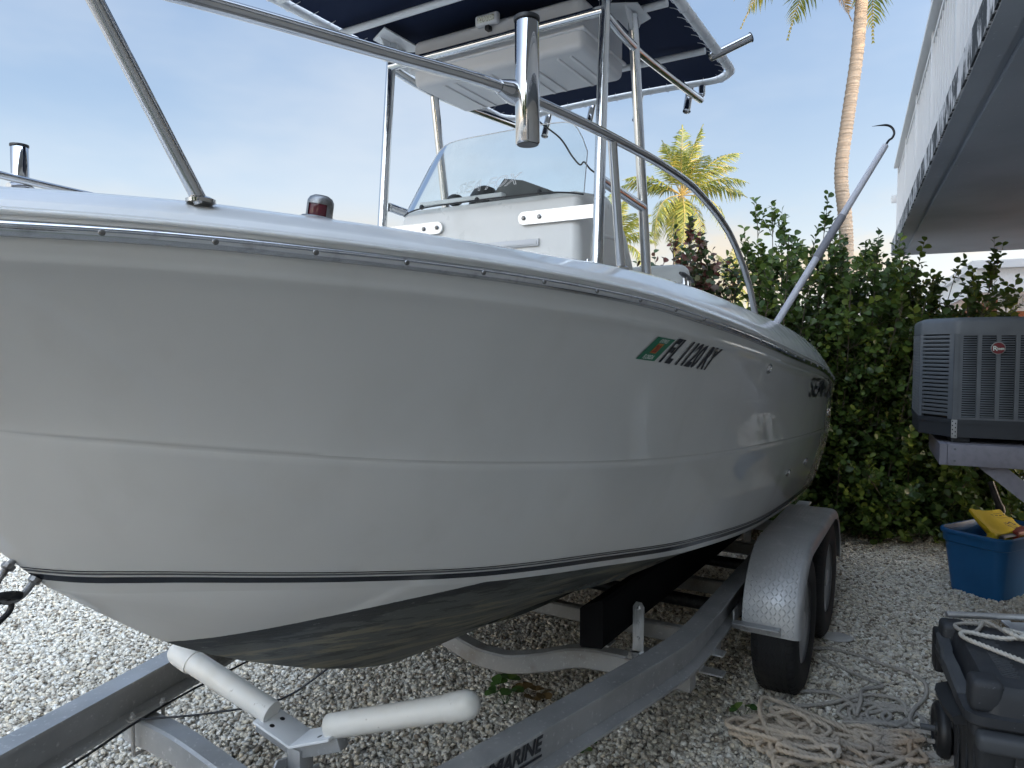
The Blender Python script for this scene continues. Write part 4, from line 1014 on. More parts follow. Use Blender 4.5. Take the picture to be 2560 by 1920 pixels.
# wheels
def wheel():
    RT, W = .338, .205
    w = thing('wheel', None, None); w.parent = trailer
    prof = [(.19,-.088),(.215,-.098),(.262,-.104),(.300,-.098),(.318,-.088),(.329,-.074),(.3345,-.055),(.337,-.03),(.338,0),(.337,.03),(.3345,.055),(.329,.074),(.318,.088),(.300,.098),(.262,.104),(.215,.098),(.19,.088)]
    mb = MB(); mb.lathe(prof, (0,0,0), (0,1,0), 72, False, False); ty = mb.build('tyre', M['rubber'], w, smooth=50)
    # tread: zig-zag ribs proud of the carcass, and shoulder sipes
    tb = MB(); NS = 144
    for yc, wd, am in ((-.052,.016,.0022),(-.026,.017,.004),(0,.017,.004),(.026,.017,.004),(.052,.016,.0022)):
        rg = []
        for i in range(NS):
            a = 2*math.pi*i/NS; zz = am*(1 if i % 4 < 2 else -1); r0 = .3335 - (abs(yc)/.06)**2*.002; r2 = .3405 - (abs(yc)/.06)**2*.0035
            rg.append([Vector((r_*math.cos(a), yc + q + zz, r_*math.sin(a))) for q, r_ in ((-wd/2, r0), (-wd/2+.0015, r2), (wd/2-.0015, r2), (wd/2, r0))])
        tb.rings(rg, False, loop=True)
    for i in range(60):
        a = 2*math.pi*i/60
        for sg in (-1, 1):
            rg = []
            for y, r_ in ((.066,.3345),(.076,.331),(.086,.3225),(.091,.314)):
                rg.append([Vector((r2*math.cos(a+da), sg*y, r2*math.sin(a+da))) for da, r2 in ((-.035, r_), (-.032, r_+.0035), (.032, r_+.0035), (.035, r_))])
            tb.rings(rg, False)
    tag(tb.build('tread', M['rubber'], w, smooth=30), None)
    mb = MB(); mb.lathe([(.197,-.085),(.203,-.090),(.203,-.083),(.185,-.070),(.178,-.045),(.176,-.035),(.160,-.022),(.12,-.030),(.085,-.044),(.072,-.046),(.07,-.040),(.055,-.038),(.052,-.075),(.045,-.085),(.001,-.087)], (0,0,0), (0,1,0), 48, False, False)
    mb.lathe([(.197,.085),(.203,.090),(.185,.07),(.178,-.03)], (0,0,0), (0,1,0), 48, False, False)
    rim = mb.build('rim', M['rim'], w, smooth=40)
    mb = MB()
    for i in range(5):
        a = R(72*i); mb.lathe([(.011,0),(.011,.016),(.007,.02)], (.095*math.cos(a), -.040, .095*math.sin(a)), (0,-1,0), 6)
    mb.build('lug_nut', M['eye'], w)
    for i in range(8):
        a = R(45*i+10); mb2 = MB(); mb2.lathe([(.017,-.0235),(.0005,-.0237)], (.140*math.cos(a), -.003, .140*math.sin(a)), (0,1,0), 10)
        if i == 0: h0 = mb2.build('rim_hole', M['black'], w)
    return w
w0 = wheel(); kids = list(w0.children)
def place(w, s, y, flip):
    w.location = (s, y, .334); w.rotation_euler = (0, .6*s, math.pi if flip else 0)
place(w0, 3.60, -1.122, False)
for s, y, fl in ((4.37,-1.128,False),(3.60,1.128,True),(4.37,1.128,True)):
    w = w0.copy(); COL.objects.link(w); w.parent = trailer; place(w, s, y, fl)
    for c_ in w0.children:
        d = c_.copy(); COL.objects.link(d); d.parent = w
        for g in c_.children: e = g.copy(); COL.objects.link(e); e.parent = d
for s in (3.60, 4.37):
    mb = MB(); mb.tube([(s,-1.05,.334),(s,1.05,.334)], .035, 12); mb.lathe([(.075,0),(.10,.01),(.10,.05),(.07,.055)], (s,-1.03,.334), (0,1,0), 20); mb.build('axle', M['hook'], trailer)
# decal on the web of the near beam
P0 = Vector((1.535,-.702,0)); bd = Vector((1.0, -.226, 0)).normalized(); nrm_ = Vector((bd.y, -bd.x, 0)); nrm_ = nrm_ if nrm_.y < 0 else -nrm_
def on_web(V, F, x0, z0, name='beam_lettering'):
    mb = MB(); o_ = P0 - nrm_*(.085*.42) + nrm_*.0025
    mb.add([o_ + bd*(x0 + x) + Vector((0,0,z0 + y)) for x, y, _ in V], F); return mb.build(name, M['letter'], trailer, smooth=None, fix=False)
V, F = text_mesh('M', .083, .0028, shear=.28); on_web(V, F, .058, .434)
V, F = text_mesh('ARINE', .062, .0024, shear=.28); k_ = .178/max(v[0] for v in V); on_web([(v[0]*k_, v[1]*1.05, 0) for v in V], F, .125, .440)
V, F = text_mesh('O', .062, .0024, shear=.28); on_web([(v[0]*.8, v[1], 0) for v in V], F, .0, .438)
on_web([(0,0,0),(.24,0,0),(.242,.008,0),(.002,.008,0)], [(0,1,2,3)], .055, .420, 'beam_underline')
# winch stand in front of the bow (outside the picture) with strap hook and safety chain running to the bow eye
mb = MB(); mb.rbox(-.02,.06,-.04,.04,.50,1.16,.006); mb.rbox(-.10,.14,-.09,.09,1.06,1.20,.02); mb.tube([(.06,0,1.03),(.33,0,1.21)], .05, 14); mb.build('winch_stand', M['galv'], trailer)
mb = MB(); mb.tube([(0,-.07,1.13),(0,.07,1.13)], .06, 16); mb.build('winch_drum', M['hook'], trailer)
mb = MB(); mb.tube(spline([(1.95,.62,.397),(1.6,.585,.40),(1.35,.535,.405),(1.1,.47,.40),(.8,.40,.405),(.3,.28,.40)], 8), .0045, 6)
mb.tube(spline([(1.35,.535,.405),(1.5,.38,.40),(1.66,.20,.43),(1.80,.06,.55)], 8), .004, 6); mb.build('brake_line', M['hook'], trailer, smooth=80)
eye_c = Vector((.772,0,1.154)) + Vector((-.66,0,-.75)).normalized()*.060
hb = thing('winch_hook', 'black winch strap hook caught in the bow eye', 'hook', boat_world(*eye_c), BOAT_RZ)
mb = MB(); mb.tube(spline([Vector((.030,-.012,-.004)), Vector((.012,-.015,.004)), Vector((-.02,-.014,.008)), Vector((-.09,-.008,.004)), Vector((-.2,0,.0)), Vector((-.68,0,-.03))], 6), [.004]+[.009]*30, 10); mb.build('hook_shank', M['hook'], hb, smooth=60)
hc = thing('safety_chain', 'black steel chain link hanging from the bow eye below the winch hook', 'chain', boat_world(*(eye_c + Vector((.0,0,-.022)))), BOAT_RZ)
def chain_link(c_, ax, up, L=.052, W=.018, r=.0065):
    mb = MB(); ax, up = Vector(ax).normalized(), Vector(up).normalized(); P = []
    for i in range(24):
        a = 2*math.pi*i/24; P.append(Vector(c_) + ax*(L*.5*math.cos(a) + (.014 if math.cos(a) > 0 else -.014)) + up*(W*math.sin(a)))
    mb.tube(P, r, 8, loop=True); return mb
dch = Vector((-.8,.0,-.60)).normalized(); side = Vector((0,1,0)); oth = dch.cross(side)
for i in range(9):
    chain_link(dch*(.025 + .066*i), dch, side if i % 2 else oth).build('chain_link', M['hook'], hc, smooth=60)

# ------------------------------------------------------------------ house with raised deck (frame t along the house, e towards it)
A2 = 25.5622
H_RZ = R(90 - A2)
def hw(t, e, z=0): a = R(A2); return Vector((math.sin(a)*t + math.cos(a)*e, math.cos(a)*t - math.sin(a)*e, z))
house = thing('house', 'raised house with white slatted balcony and grey concrete deck above the yard', 'house', (0,0,0), H_RZ)
def hbox(mb, t0, t1, e0, e1, z0, z1): mb.box(t0, t1, -e1, -e0, z0, z1)
# deck slab with a drip groove: section swept along t
sec = [(.368,2.65),(.448,2.65),(.453,2.662),(.476,2.662),(.481,2.65),(4.2,2.65),(4.2,2.80),(.368,2.80)]
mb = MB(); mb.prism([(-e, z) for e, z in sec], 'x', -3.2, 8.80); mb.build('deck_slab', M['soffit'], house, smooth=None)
mb = MB(); hbox(mb, -3.2, 8.802, .360, .368, 2.655, 2.785); mb.build('deck_edge', M['fascia'], house, smooth=None)
mb = MB(); mb.rbox(-3.2, 8.80, -.52, -.365, 3.585, 3.615, .004); mb.build('top_rail', M['slat'], house)
mb = MB(); mb.rbox(-3.2, 8.78, -.50, -.405, 3.515, 3.545, .003); mb.build('mid_rail', M['slat'], house)
sl0 = pt0 = None; t = 8.74; i = 0
while t > -2.2:
    if i % 10 == 0:
        if pt0 is None:
            mb = MB(); mb.rbox(-.024,.024,-.058,.045,2.786,3.584,.004); pt0 = mb.build('railing_post', M['slat'], house); o = pt0
        else: o = copy_part(pt0, house)
        o.location = (t, -.445, 0)
    else:
        if sl0 is None:
            mb = MB(); mb.rbox(-.009,.009,-.048,.045,2.79,3.514,.002,1); sl0 = mb.build('railing_slat', M['slat'], house); o = sl0
        else: o = copy_part(sl0, house)
        o.location = (t, -.455, 0)
    t -= .12; i += 1
mb = MB(); mb.rbox(8.79,8.815,-.40,-.35,3.22,3.30,.004); mb.lathe([(.008,0),(.008,.006)], (8.80,-.349,3.27), (0,1,0), 8); mb.build('rail_bracket', M['slat'], house)
mb = MB(); hbox(mb, -5.6, 5.6, 1.40, 1.60, 0, 2.65); hbox(mb, -5.6, -5.4, 1.6, 11, 0, 2.65); hbox(mb, 5.4, 5.6, 1.6, 11, 0, 2.65); mb.build('ground_floor_wall', M['housewall'], house, smooth=None)
mb = MB(); hbox(mb, -5.6, 8.3, 2.4, 2.6, 2.80, 5.5); hbox(mb, 8.1, 8.3, 2.6, 11, 2.80, 5.5); hbox(mb, -5.6, -5.4, 2.6, 11, 2.80, 5.5); mb.build('upper_wall', M['housewhite'], house, smooth=None)
mb = MB(); hbox(mb, -6, 9.0, .15, 11.4, 5.5, 5.66); mb.build('roof', M['roof'], house, smooth=None)
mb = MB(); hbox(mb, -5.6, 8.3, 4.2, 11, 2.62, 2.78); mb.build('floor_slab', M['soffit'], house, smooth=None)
for t in (-4.2, -2.0):
    mb = MB(); hbox(mb, t-.5, t+.5, 1.385, 1.398, .9, 2.1); wf = mb.build('window', M['housewhite'], house, smooth=None)
    mb = MB(); hbox(mb, t-.44, t+.44, 1.378, 1.384, .96, 2.04); mb.build('pane', mat('dark_pane', (.02,.025,.03), .05), wf, smooth=None)
for t in (8.2,):
    mb = MB(); mb.rbox(t-.1, t+.1, -3.1, -2.9, 0, 2.65, .01); mb.build('deck_column', M['housewall'], house)

# house across the street behind the camera: seen only mirrored in the chrome and the gelcoat
nb = thing('neighbour_house', 'pale hip-roofed house across the street facing the boat', 'house', (-12, -22.0, 0), R(8))
mb = MB(); mb.box(-7, 7, -6, 0, 0, 3.0); mb.build('wall', M['housewall'], nb, smooth=None)
mb = MB(); mb.add([(-7.6,.6,2.95),(7.6,.6,2.95),(7.6,-6.6,2.95),(-7.6,-6.6,2.95),(-4.2,-3,5.6),(4.2,-3,5.6)], [(0,1,5,4),(1,2,5),(2,3,4,5),(3,0,4),(0,3,2,1)]); mb.build('roof', M['roof'], nb, smooth=None)
mb = MB(); mb.box(-.5,.5,.0,.04,.02,2.1); mb.build('door', M['housewhite'], nb, smooth=None)
for x in (-5,-2.6,2.6,5):
    mb = MB(); mb.box(x-.7,x+.7,.0,.03,.9,2.2); wf = mb.build('window', M['housewhite'], nb, smooth=None)
    mb = MB(); mb.box(x-.62,x+.62,.03,.04,.97,2.13); mb.build('pane', bpy.data.materials['dark_pane'], wf, smooth=None)

# ------------------------------------------------------------------ air-conditioner condenser on its bracket shelf
T0 = 4.60                                        # front plane
ac = thing('condenser_unit', 'grey louvred air-conditioner condenser with round maroon badge on a wall shelf', 'air conditioner', hw(T0, .362, 1.156), H_RZ)
# local frame: x = t - T0 (depth), y = -(e - .325), z - 1.148
CH = .150; WD = .87
plan = [(.18,0),(0,-CH),(0,-WD+CH),(.18,-WD),(.66,-WD),(.82,-WD+CH),(.82,-CH),(.66,0)]
def shrink(poly, d):
    c_ = Vector((.41,-.435)); return [tuple(Vector(p) + (c_-Vector(p)).normalized()*d) for p in poly]
mb = MB(); mb.prism(shrink(plan, .02), 'z', .06, .575); mb.build('coil_core', M['acdark'], ac, smooth=None)
mb = MB(); mb.prism(plan, 'z', 0, .082); mb.prism(shrink(plan,-.006), 'z', .075, .10); mb.build('base_pan', M['acbase'], ac, smooth=None)
def rounded(poly, r, n=5):
    out = []; m = len(poly)
    for i in range(m):
        p, a, b_ = Vector(poly[i]), Vector(poly[i-1]), Vector(poly[(i+1) % m])
        u0, u1 = (a-p).normalized(), (b_-p).normalized(); ang = math.acos(max(-1, min(1, u0.dot(u1)))); d = r/math.tan(ang/2)
        A_, B_ = p+u0*d, p+u1*d
        for j in range(n+1):
            f = j/n; q = A_*(1-f)**2 + p*2*f*(1-f) + B_*f*f; out.append((q.x, q.y))
    return out
rp = rounded(shrink(plan, -.004), .07)
mb = MB(); mb.rings([[Vector((*p, z)) for p in shrink(rp, d)] for d, z in ((0,.572),(0,.632),(.006,.648),(.02,.658),(.05,.664),(.2,.668),(.45,.668))], True, True, True); mb.build('top_cover', M['acpaint'], ac, smooth=40)
# front: frame, louvre columns
mb = MB(); zs0, zs1 = .103, .570
ncol = 6; cw_ = (WD-2*CH-.05)/ncol
ystart = -CH-.030
mb.box(-.004,.012,-CH-.024,-CH,zs0-.003,zs1+.002)
for i in range(ncol+1):
    yb = ystart - i*cw_; mb.box(-.004,.012, yb-.010, yb+.010, zs0-.003, zs1+.002)
mb.box(-.004,.012,-WD+CH,-WD+CH+.02,zs0-.003,zs1+.002)
mb.box(-.0035,.010,-WD+CH,-CH,zs0-.003,zs0+.008); mb.box(-.0035,.010,-WD+CH,-CH,zs1-.008,zs1+.002)
mb.build('front_frame', M['acpaint'], ac, smooth=None)
NL = 35; lv = MB()
for i in range(ncol):
    ya, yb = ystart - i*cw_ - .010, ystart - (i+1)*cw_ + .010
    for j in range(NL):
        z = zs0 + .012 + (zs1-zs0-.020)*j/NL; ym = (ya+yb)/2
        V = []
        for y, o_ in ((ya, 0), (ya-.010, -.0055), (ym, -.007), (yb+.010, -.0055), (yb, 0)):
            V += [(o_+.0005, y, z), (o_*.3+.002, y, z+.0066)]
        lv.add(V, [(2*q, 2*q+2, 2*q+3, 2*q+1) for q in range(4)])
tag(lv.build('louvre_slats', M['acpaint'], ac, smooth=60, fix=False), kind='stuff')
# near corner: twenty wide slats, one by one
a_, b_ = Vector((.18,0,0)), Vector((0,-CH,0)); cd = (b_-a_).normalized(); cn = Vector((-1,1.0,0)); cn = (cn - cd*cn.dot(cd)).normalized(); cl_ = (b_-a_).length
def cpt(u, d, z): return a_ + cd*u + cn*d + Vector((0,0,z))
s0 = None
for j in range(20):
    z = zs0 + .010 + j*.0229
    if s0 is None:
        mb = MB()
        prof = [(-.010,.0),(.001,.001),(.003,.008),(.001,.0155),(-.010,.0165)]
        mb.rings([[cpt(u, d, zz) for d, zz in prof] for u in (.020, cl_-.030)], True, True, True); s0 = mb.build('corner_slat', M['acpaint'], ac, smooth=40); o = s0
    else: o = copy_part(s0, ac)
    o.location = (0, 0, z)
mb = MB()
for u0_, u1_ in ((0,.022),(cl_-.032,cl_)): mb.add([cpt(u, d, z) for d in (-.012,.003) for u, z in ((u0_,zs0-.004),(u1_,zs0-.004),(u1_,zs1+.004),(u0_,zs1+.004))], [(0,1,2,3),(4,5,6,7),(0,1,5,4),(1,2,6,5),(2,3,7,6),(3,0,4,7)])
mb.build('corner_post', M['acpaint'], ac, smooth=None)
# side grille: fine wires
gr = MB()
for j in range(27):
    z = zs0 + .004 + j*.0175; gr.box(.182,.66,-.003,.004,z,z+.006)
for i in range(21):
    x = .19 + i*.0225; gr.box(x,x+.005,-.004,.005,zs0,zs1)
tag(gr.build('side_grille', M['acpaint'], ac, smooth=None, fix=False), kind='stuff')
bd_ = MB(); by, bz = -.350, .493
bd_.lathe([(.0345,-.002),(.0345,.006),(.0300,.0065)], (-.006,by,bz), (-1,0,0), 28, True, False); bo = bd_.build('badge', M['eye'], ac)
bd_ = MB(); bd_.lathe([(.0312,.0063),(.0005,.0068)], (-.006,by,bz), (-1,0,0), 28, False, False); bo2 = bd_.build('badge_face', M['badge'], bo)
V, F = text_mesh('R', .036, .0008); xs = [v[0] for v in V]; V1 = [(v[0]-.026, v[1]-.013, 0) for v in V]
V2, F2 = text_mesh('heem', .021, .0006); k_ = .033/max(v[0] for v in V2); V2 = [(v[0]*k_-.006, v[1]-.0085, 0) for v in V2]
bd_ = MB()
for v_, f_ in ((V1, F), (V2, F2)): bd_.add([(-.0136, by - x, bz + y) for x, y, _ in v_], f_)
bd_.build('badge_lettering', M['paleprint'], bo, smooth=None, fix=False)
mb = MB(); mb.rbox(-.012,-.0075,-CH-.022,-CH+.006,-.004,.098,.001)
tie = mb.build('tie_down_strap', M['galvrust'], ac)
mb = MB()
for q in range(8): mb.box(-.0132,-.0125,-CH-.016+(q%2)*.014,-CH-.011+(q%2)*.014,.004+q*.0115,.0125+q*.0115)
mb.build('strap_hole', M['hook'], tie, smooth=None)
sh = thing('wall_shelf', 'mauve-grey painted timber bracket shelf carrying the condenser', 'shelf', hw(T0, .362, 0), H_RZ)
mb = MB(); mb.rbox(-.055,-.018,-1.05,-.126,1.005,1.122,.003); mb.build('front_board', M['shelf'], sh)
mb = MB(); mb.prism([(-.054,1.006),(-.054,1.121),(.56,1.121),(.56,1.04),(.50,1.02)], 'y', -.1235, -.088); mb.build('end_board', M['shelf'], sh, smooth=None)
mb = MB(); mb.rbox(-.016,.80,-1.045,-.126,1.089,1.1225,.003); mb.build('shelf_deck', M['shelf'], sh)
mb = MB(); mb.rbox(.04,.78,-.24,-.15,1.123,1.1545,.003); mb.rbox(.04,.78,-.76,-.67,1.123,1.1545,.003); mb.build('bearer', M['acbase'], sh)
for x in (-.012, .70):
    mb = MB(); mb.prism([(-.27,1.004),(-.405,1.004),(-1.036,.475),(-1.036,.362)], 'x', x, x+.09); mb.build('brace', M['shelf'], sh, smooth=None)
mb = MB()
for y in (-.16,-.50):
    for z in (1.03,1.095): mb.lathe([(.006,0),(.005,.002),(.0005,.0022)], (-.055,y,z), (-1,0,0), 8)
tag(mb.build('board_screws', M['acpaint'], sh), kind='stuff')

# ------------------------------------------------------------------ neighbour's outbuilding beyond the deck
shed = thing('outbuilding', 'low white-fascia outbuilding with terracotta walls beyond the hedge', 'building', hw(11.73,1.536), H_RZ)
mb = MB(); mb.box(0,.06,-9,0,2.42,2.746); mb.box(.06,12,-.06,0,2.42,2.746); mb.build('fascia_board', M['shed'], shed, smooth=None)
mb = MB(); mb.box(-.07,.0,-9,.07,2.746,2.855); mb.box(0,12,0,.07,2.746,2.855); mb.build('drip_edge', M['slat'], shed, smooth=None)
mb = MB(); mb.box(0,12,-9,0,2.76,2.83); mb.build('roof', M['roof'], shed, smooth=None)
mb = MB(); mb.box(.67,.73,-9,-.52,0,2.42); mb.box(.8,11.8,-.58,-.45,0,2.42); mb.build('wall', M['orangewall'], shed, smooth=None)
mb = MB(); mb.box(.64,.79,-.535,-.38,0,2.42); mb.build('corner_post', M['shed'], shed, smooth=None)
mb = MB(); mb.box(.63,.668,-9,-.54,2.18,2.418); mb.build('frieze_board', M['shed'], shed, smooth=None)
mb = MB(); mb.box(.06,.67,-9,-.06,2.38,2.418); mb.build('eave_soffit', M['housewall'], shed, smooth=None)
# ------------------------------------------------------------------ hedge and shrubs
rng = np.random.default_rng(11)
LEAF_OUT = np.array([(0,0),(.20,.16),(.42,.40),(.47,.66),(.36,.88),(.0,1.0),(-.36,.88),(-.47,.66),(-.42,.40),(-.20,.16)])
def leaves_mesh(name, base, direc, size, tint, m, parent, aspect=1.0, roll=None):
    """one mesh of many obovate leaves: base points, directions, sizes, per-leaf tint"""
    n = len(base); base = np.asarray(base, float); d = np.asarray(direc, float); d /= np.linalg.norm(d, axis=1, keepdims=True)
    r = rng.normal(size=(n,3)) if roll is None else np.asarray(roll, float)
    sx = np.cross(d, r); sx /= np.linalg.norm(sx, axis=1, keepdims=True)+1e-9; nz = np.cross(sx, d)
    size = np.asarray(size, float)[:,None,None]
    P = LEAF_OUT; fold = .22*np.abs(P[:,0]) - .14*(P[:,1]**2)
    V = base[:,None,:] + size*(sx[:,None,:]*(P[:,0]*aspect)[None,:,None] + d[:,None,:]*P[:,1][None,:,None] + nz[:,None,:]*fold[None,:,None])
    mid = base[:,None,:] + size*(d[:,None,:]*.55 + nz[:,None,:]*(-.05))
    V = np.concatenate([V, mid], 1); kk = V.shape[1]
    q = np.array([[0,1,2,10],[2,3,4,10],[4,5,6,10],[6,7,8,10],[8,9,0,10]])
    F = (np.arange(n)[:,None,None]*kk + q[None]).reshape(-1, 4)
    me = bpy.data.meshes.new(name)
    me.vertices.add(n*kk); me.vertices.foreach_set('co', V.reshape(-1))
    me.loops.add(F.size); me.loops.foreach_set('vertex_index', F.reshape(-1).astype(np.int32))
    me.polygons.add(len(F)); me.polygons.foreach_set('loop_start', np.arange(0, F.size, 4, dtype=np.int32)); me.polygons.foreach_set('loop_total', np.full(len(F), 4, dtype=np.int32))
    at = me.attributes.new('tint', 'FLOAT', 'FACE'); at.data.foreach_set('value', np.repeat(np.asarray(tint, float), 5).astype(np.float32))
    me.update(calc_edges=True); me.validate(); me.materials.append(m)
    me.polygons.foreach_set('use_smooth', [True]*len(me.polygons))
    return link(name, me, parent)
def shrub(name, label, x0, x1, yf, depth, height, nstem, m, lean=.0, seed=1, leaf=.074, redtop=False, group='garden shrubs'):
    """upright many-stemmed shrub: stems rise from the ground, twigs carry whorls of round leaves"""
    global rng; rng = np.random.default_rng(seed)
    org = Vector(((x0+x1)/2, yf+depth/2, 0))
    t = thing(name, label, 'hedge', org, 0, group)
    B_, D_, S_, T_ = [], [], [], []; sm = MB()
    for i in range(nstem):
        x = rng.uniform(x0, x1); y = yf + depth*rng.uniform(.05, 1)
        u_ = rng.random(); h = height(x)*rng.uniform(.62, 1.05) if u_ < .58 else (height(x)*rng.uniform(.25,.75) if u_ < .78 else rng.uniform(.18,.7))
        if u_ >= .78: y = yf + rng.uniform(-.12, .25)
        y_off = -rng.uniform(0, .35)
        gx, gy = x + rng.normal(0,.10), y + .12
        top = np.array([x + rng.normal(0,.16), y + y_off*.5 + rng.normal(0,.12), h])
        p0 = np.array([gx, gy, 0.0]); mid = (p0+top)/2 + np.array([rng.normal(0,.07), rng.normal(0,.07)-.05, 0])
        pts = [p0*(1-a)**2 + 2*mid*a*(1-a) + top*a*a for a in np.linspace(0,1,9)]
        sm.tube([p - np.array(org) for p in pts], list(np.linspace(.009,.003,9)), 5)
        ntw = int(7 + h*12)
        for j in range(ntw):
            a = rng.uniform(.04, 1.0)**.9; base = p0*(1-a)**2 + 2*mid*a*(1-a) + top*a*a
            az = rng.uniform(0, 2*math.pi); up = rng.uniform(.35, 1.3)
            dv = np.array([math.cos(az), math.sin(az)-.35, up]); dv /= np.linalg.norm(dv)
            L = rng.uniform(.14,.36)*(1 if a < .9 else .8)
            if a > .93: dv = np.array([rng.normal(0,.2), rng.normal(0,.2), 1.0]); dv /= np.linalg.norm(dv)
            nl = int(L/.027)
            sm.tube([Vector(base)-org, Vector(base+dv*L)-org], [.0028,.0012], 4, caps=False)
            cl_t = rng.beta(1.0, 1.5)
            for q in range(nl):
                f = (q+1)/nl; bp = base + dv*L*f
                ph = q*2.4 + az; e1 = np.cross(dv, [0,0,1.0]); e1 /= np.linalg.norm(e1)+1e-9; e2 = np.cross(dv, e1)
                rad = e1*math.cos(ph) + e2*math.sin(ph)
                ld = rad*rng.uniform(.55,1.0) + dv*rng.uniform(.4,1.0) + rng.normal(0,.15,3)
                B_.append(bp - np.array(org)); D_.append(ld); S_.append(leaf*rng.uniform(.62,1.15)*(1-.25*f))
                tv = .65*cl_t + .22*rng.random() + (.20*f if rng.random() < .45 else 0)
                if redtop and h > height(x)*.85 and a > .8 and rng.random() < .45: tv = rng.uniform(.86, 1.0)
                T_.append(min(1, tv*(.85 if a < .4 else 1)))
    rl_ = np.tile(np.array([[0,-.4,1.0]]), (len(B_),1)) + rng.normal(0,.45,(len(B_),3))
    sm.build('stem', M['stem'], t, smooth=60, fix=False)
    fo = leaves_mesh('foliage', B_, D_, S_, T_, m, t, roll=rl_, aspect=.92); tag(fo, kind='stuff')
    return t
def hprof(x): return float(np.interp(x, [1.9,2.15,2.32,2.48,2.66,2.85,3.0,3.13,3.22,3.35,3.5,3.64,3.8,3.98], [2.12,2.35,2.72,2.5,2.62,2.42,2.55,2.64,2.40,2.33,2.36,2.40,2.05,1.8]))
shrub('hedge', 'tall round-leaved green hedge between the boat\'s stern and the condenser', 1.95, 3.75, 5.85, 1.0, hprof, 190, M['leaf'], seed=5)
shrub('shrub', 'bronze-tipped lower shrub seen over the boat\'s side left of the tall hedge', .85, 2.02, 6.15, .9, lambda x: float(np.interp(x, [.8,1.2,1.42,1.6,1.8,2.05], [2.2,2.3,2.5,2.42,2.48,2.3])), 95, M['leafred'], seed=8, redtop=True)
shrub('shrub', 'short leafy shrub in front of the outbuilding\'s white fascia', 3.62, 4.42, 6.0, .42, lambda x: float(np.interp(x, [3.6,3.9,4.1,4.3,4.45], [2.1,1.95,2.03,1.8,1.72])), 48, M['leaf'], seed=13)

# ------------------------------------------------------------------ palms
def frond_mesh(name, L, droop, nleaf, ll, seed, m_leaf):
    r = random.Random(seed); V, F, T = [], [], []
    def spine(a): return Vector((L*(a - .12*droop*a*a), 0, L*(.30*a*(1-.2*droop) - .62*droop*a*a*a)))
    mb = MB(); mb.tube([spine(a) for a in np.linspace(0, 1, 12)], list(np.linspace(.028*L/3, .004, 12)), 5)
    V += mb.v; F += mb.f; T += [.99]*len(mb.f)
    for i in range(nleaf):
        a = .16 + .84*(i+.5)/nleaf; p = spine(a); t = (spine(min(1, a+.02))-spine(a-.02)).normalized()
        ln = ll*(math.sin(math.pi*min(1, (.12 + a*.95)))**.6)*r.uniform(.85,1.1) + .05
        for sg in (-1, 1):
            side = Vector((0, sg, 0)); d = (side*r.uniform(.75,1.0) + t*r.uniform(.45,.75) + Vector((0,0,r.uniform(-.25,.15)))).normalized()
            g = Vector((0,0,-1)); w = .030*L/3; wd = t*w
            q0, q1, q2 = p, p + d*ln*.5 + g*ln*.10*r.uniform(.6,1.4), p + d*ln*.9 + g*ln*.46*r.uniform(.7,1.35)
            o = len(V); V += [tuple(q0-wd*.6), tuple(q0+wd*.6), tuple(q1-wd), tuple(q1+wd), tuple(q2)]
            F += [(o,o+1,o+3,o+2), (o+2,o+3,o+4)]; tv = min(.95, max(.05, r.gauss(.5,.2))); T += [tv, tv]
    me = bpy.data.meshes.new(name); me.from_pydata(V, [], F); me.update()
    at = me.attributes.new('tint', 'FLOAT', 'FACE'); at.data.foreach_set('value', np.array(T, np.float32)); me.materials.append(m_leaf)
    return me
def palm(label, trunk, rtop, rbase, L, spec, seed, m_leaf, group, nuts=True, variants=((.15,1),(.55,2),(1.0,3)), nleaf=46, extra=()):
    base = Vector(trunk[0]); t = thing('coconut_palm', label, 'palm tree', base, 0, group)
    pts = [Vector(p)-base for p in spline(trunk, 8)]; n = len(pts)
    mb = MB(); fine = []
    for i in range(n-1):
        for j in range(4): fine.append(pts[i].lerp(pts[i+1], j/4))
    fine.append(pts[-1]); m_ = len(fine)
    rad = [rbase + (rtop-rbase)*min(1, (i/m_)**.7) for i in range(m_)]
    rad = [q*(1.05 if i % 3 == 0 else .975) for i, q in enumerate(rad)]
    mb.tube(fine, rad, 16); mb.build('trunk', M['bark'], t, smooth=40)
    top = pts[-1]; ms = [frond_mesh('frond', L, d, nleaf, L*.25, s_+seed, m_leaf) for d, s_ in variants]
    for az, el, iv, sc, roll in spec:
        o = link('frond', ms[iv % len(ms)], t); o.location = top + Vector((0,0,.05))
        o.rotation_euler = (R(roll), R(-el), R(az)); o.scale = (sc,)*3
    for az, el, sc in extra:
        md = frond_mesh('dry_frond', L, .9, nleaf, L*.22, seed+77, M['frondry']); o = link('dry_frond', md, t)
        o.location = top; o.rotation_euler = (0, R(-el), R(az)); o.scale = (sc,)*3
    if nuts:
        r = random.Random(seed)
        for i in range(9):
            a = i*2.1; mb = MB(); mb.sphere(top + Vector((.22*math.cos(a), .22*math.sin(a), -.28 - .12*(i % 3))), .11, 10, (1,1,1.25))
            mb.build('coconut', mat('green_husk', (.22,.19,.045), .6) if i == 0 else bpy.data.materials['green_husk'], t)
    return t
r_ = random.Random(4)
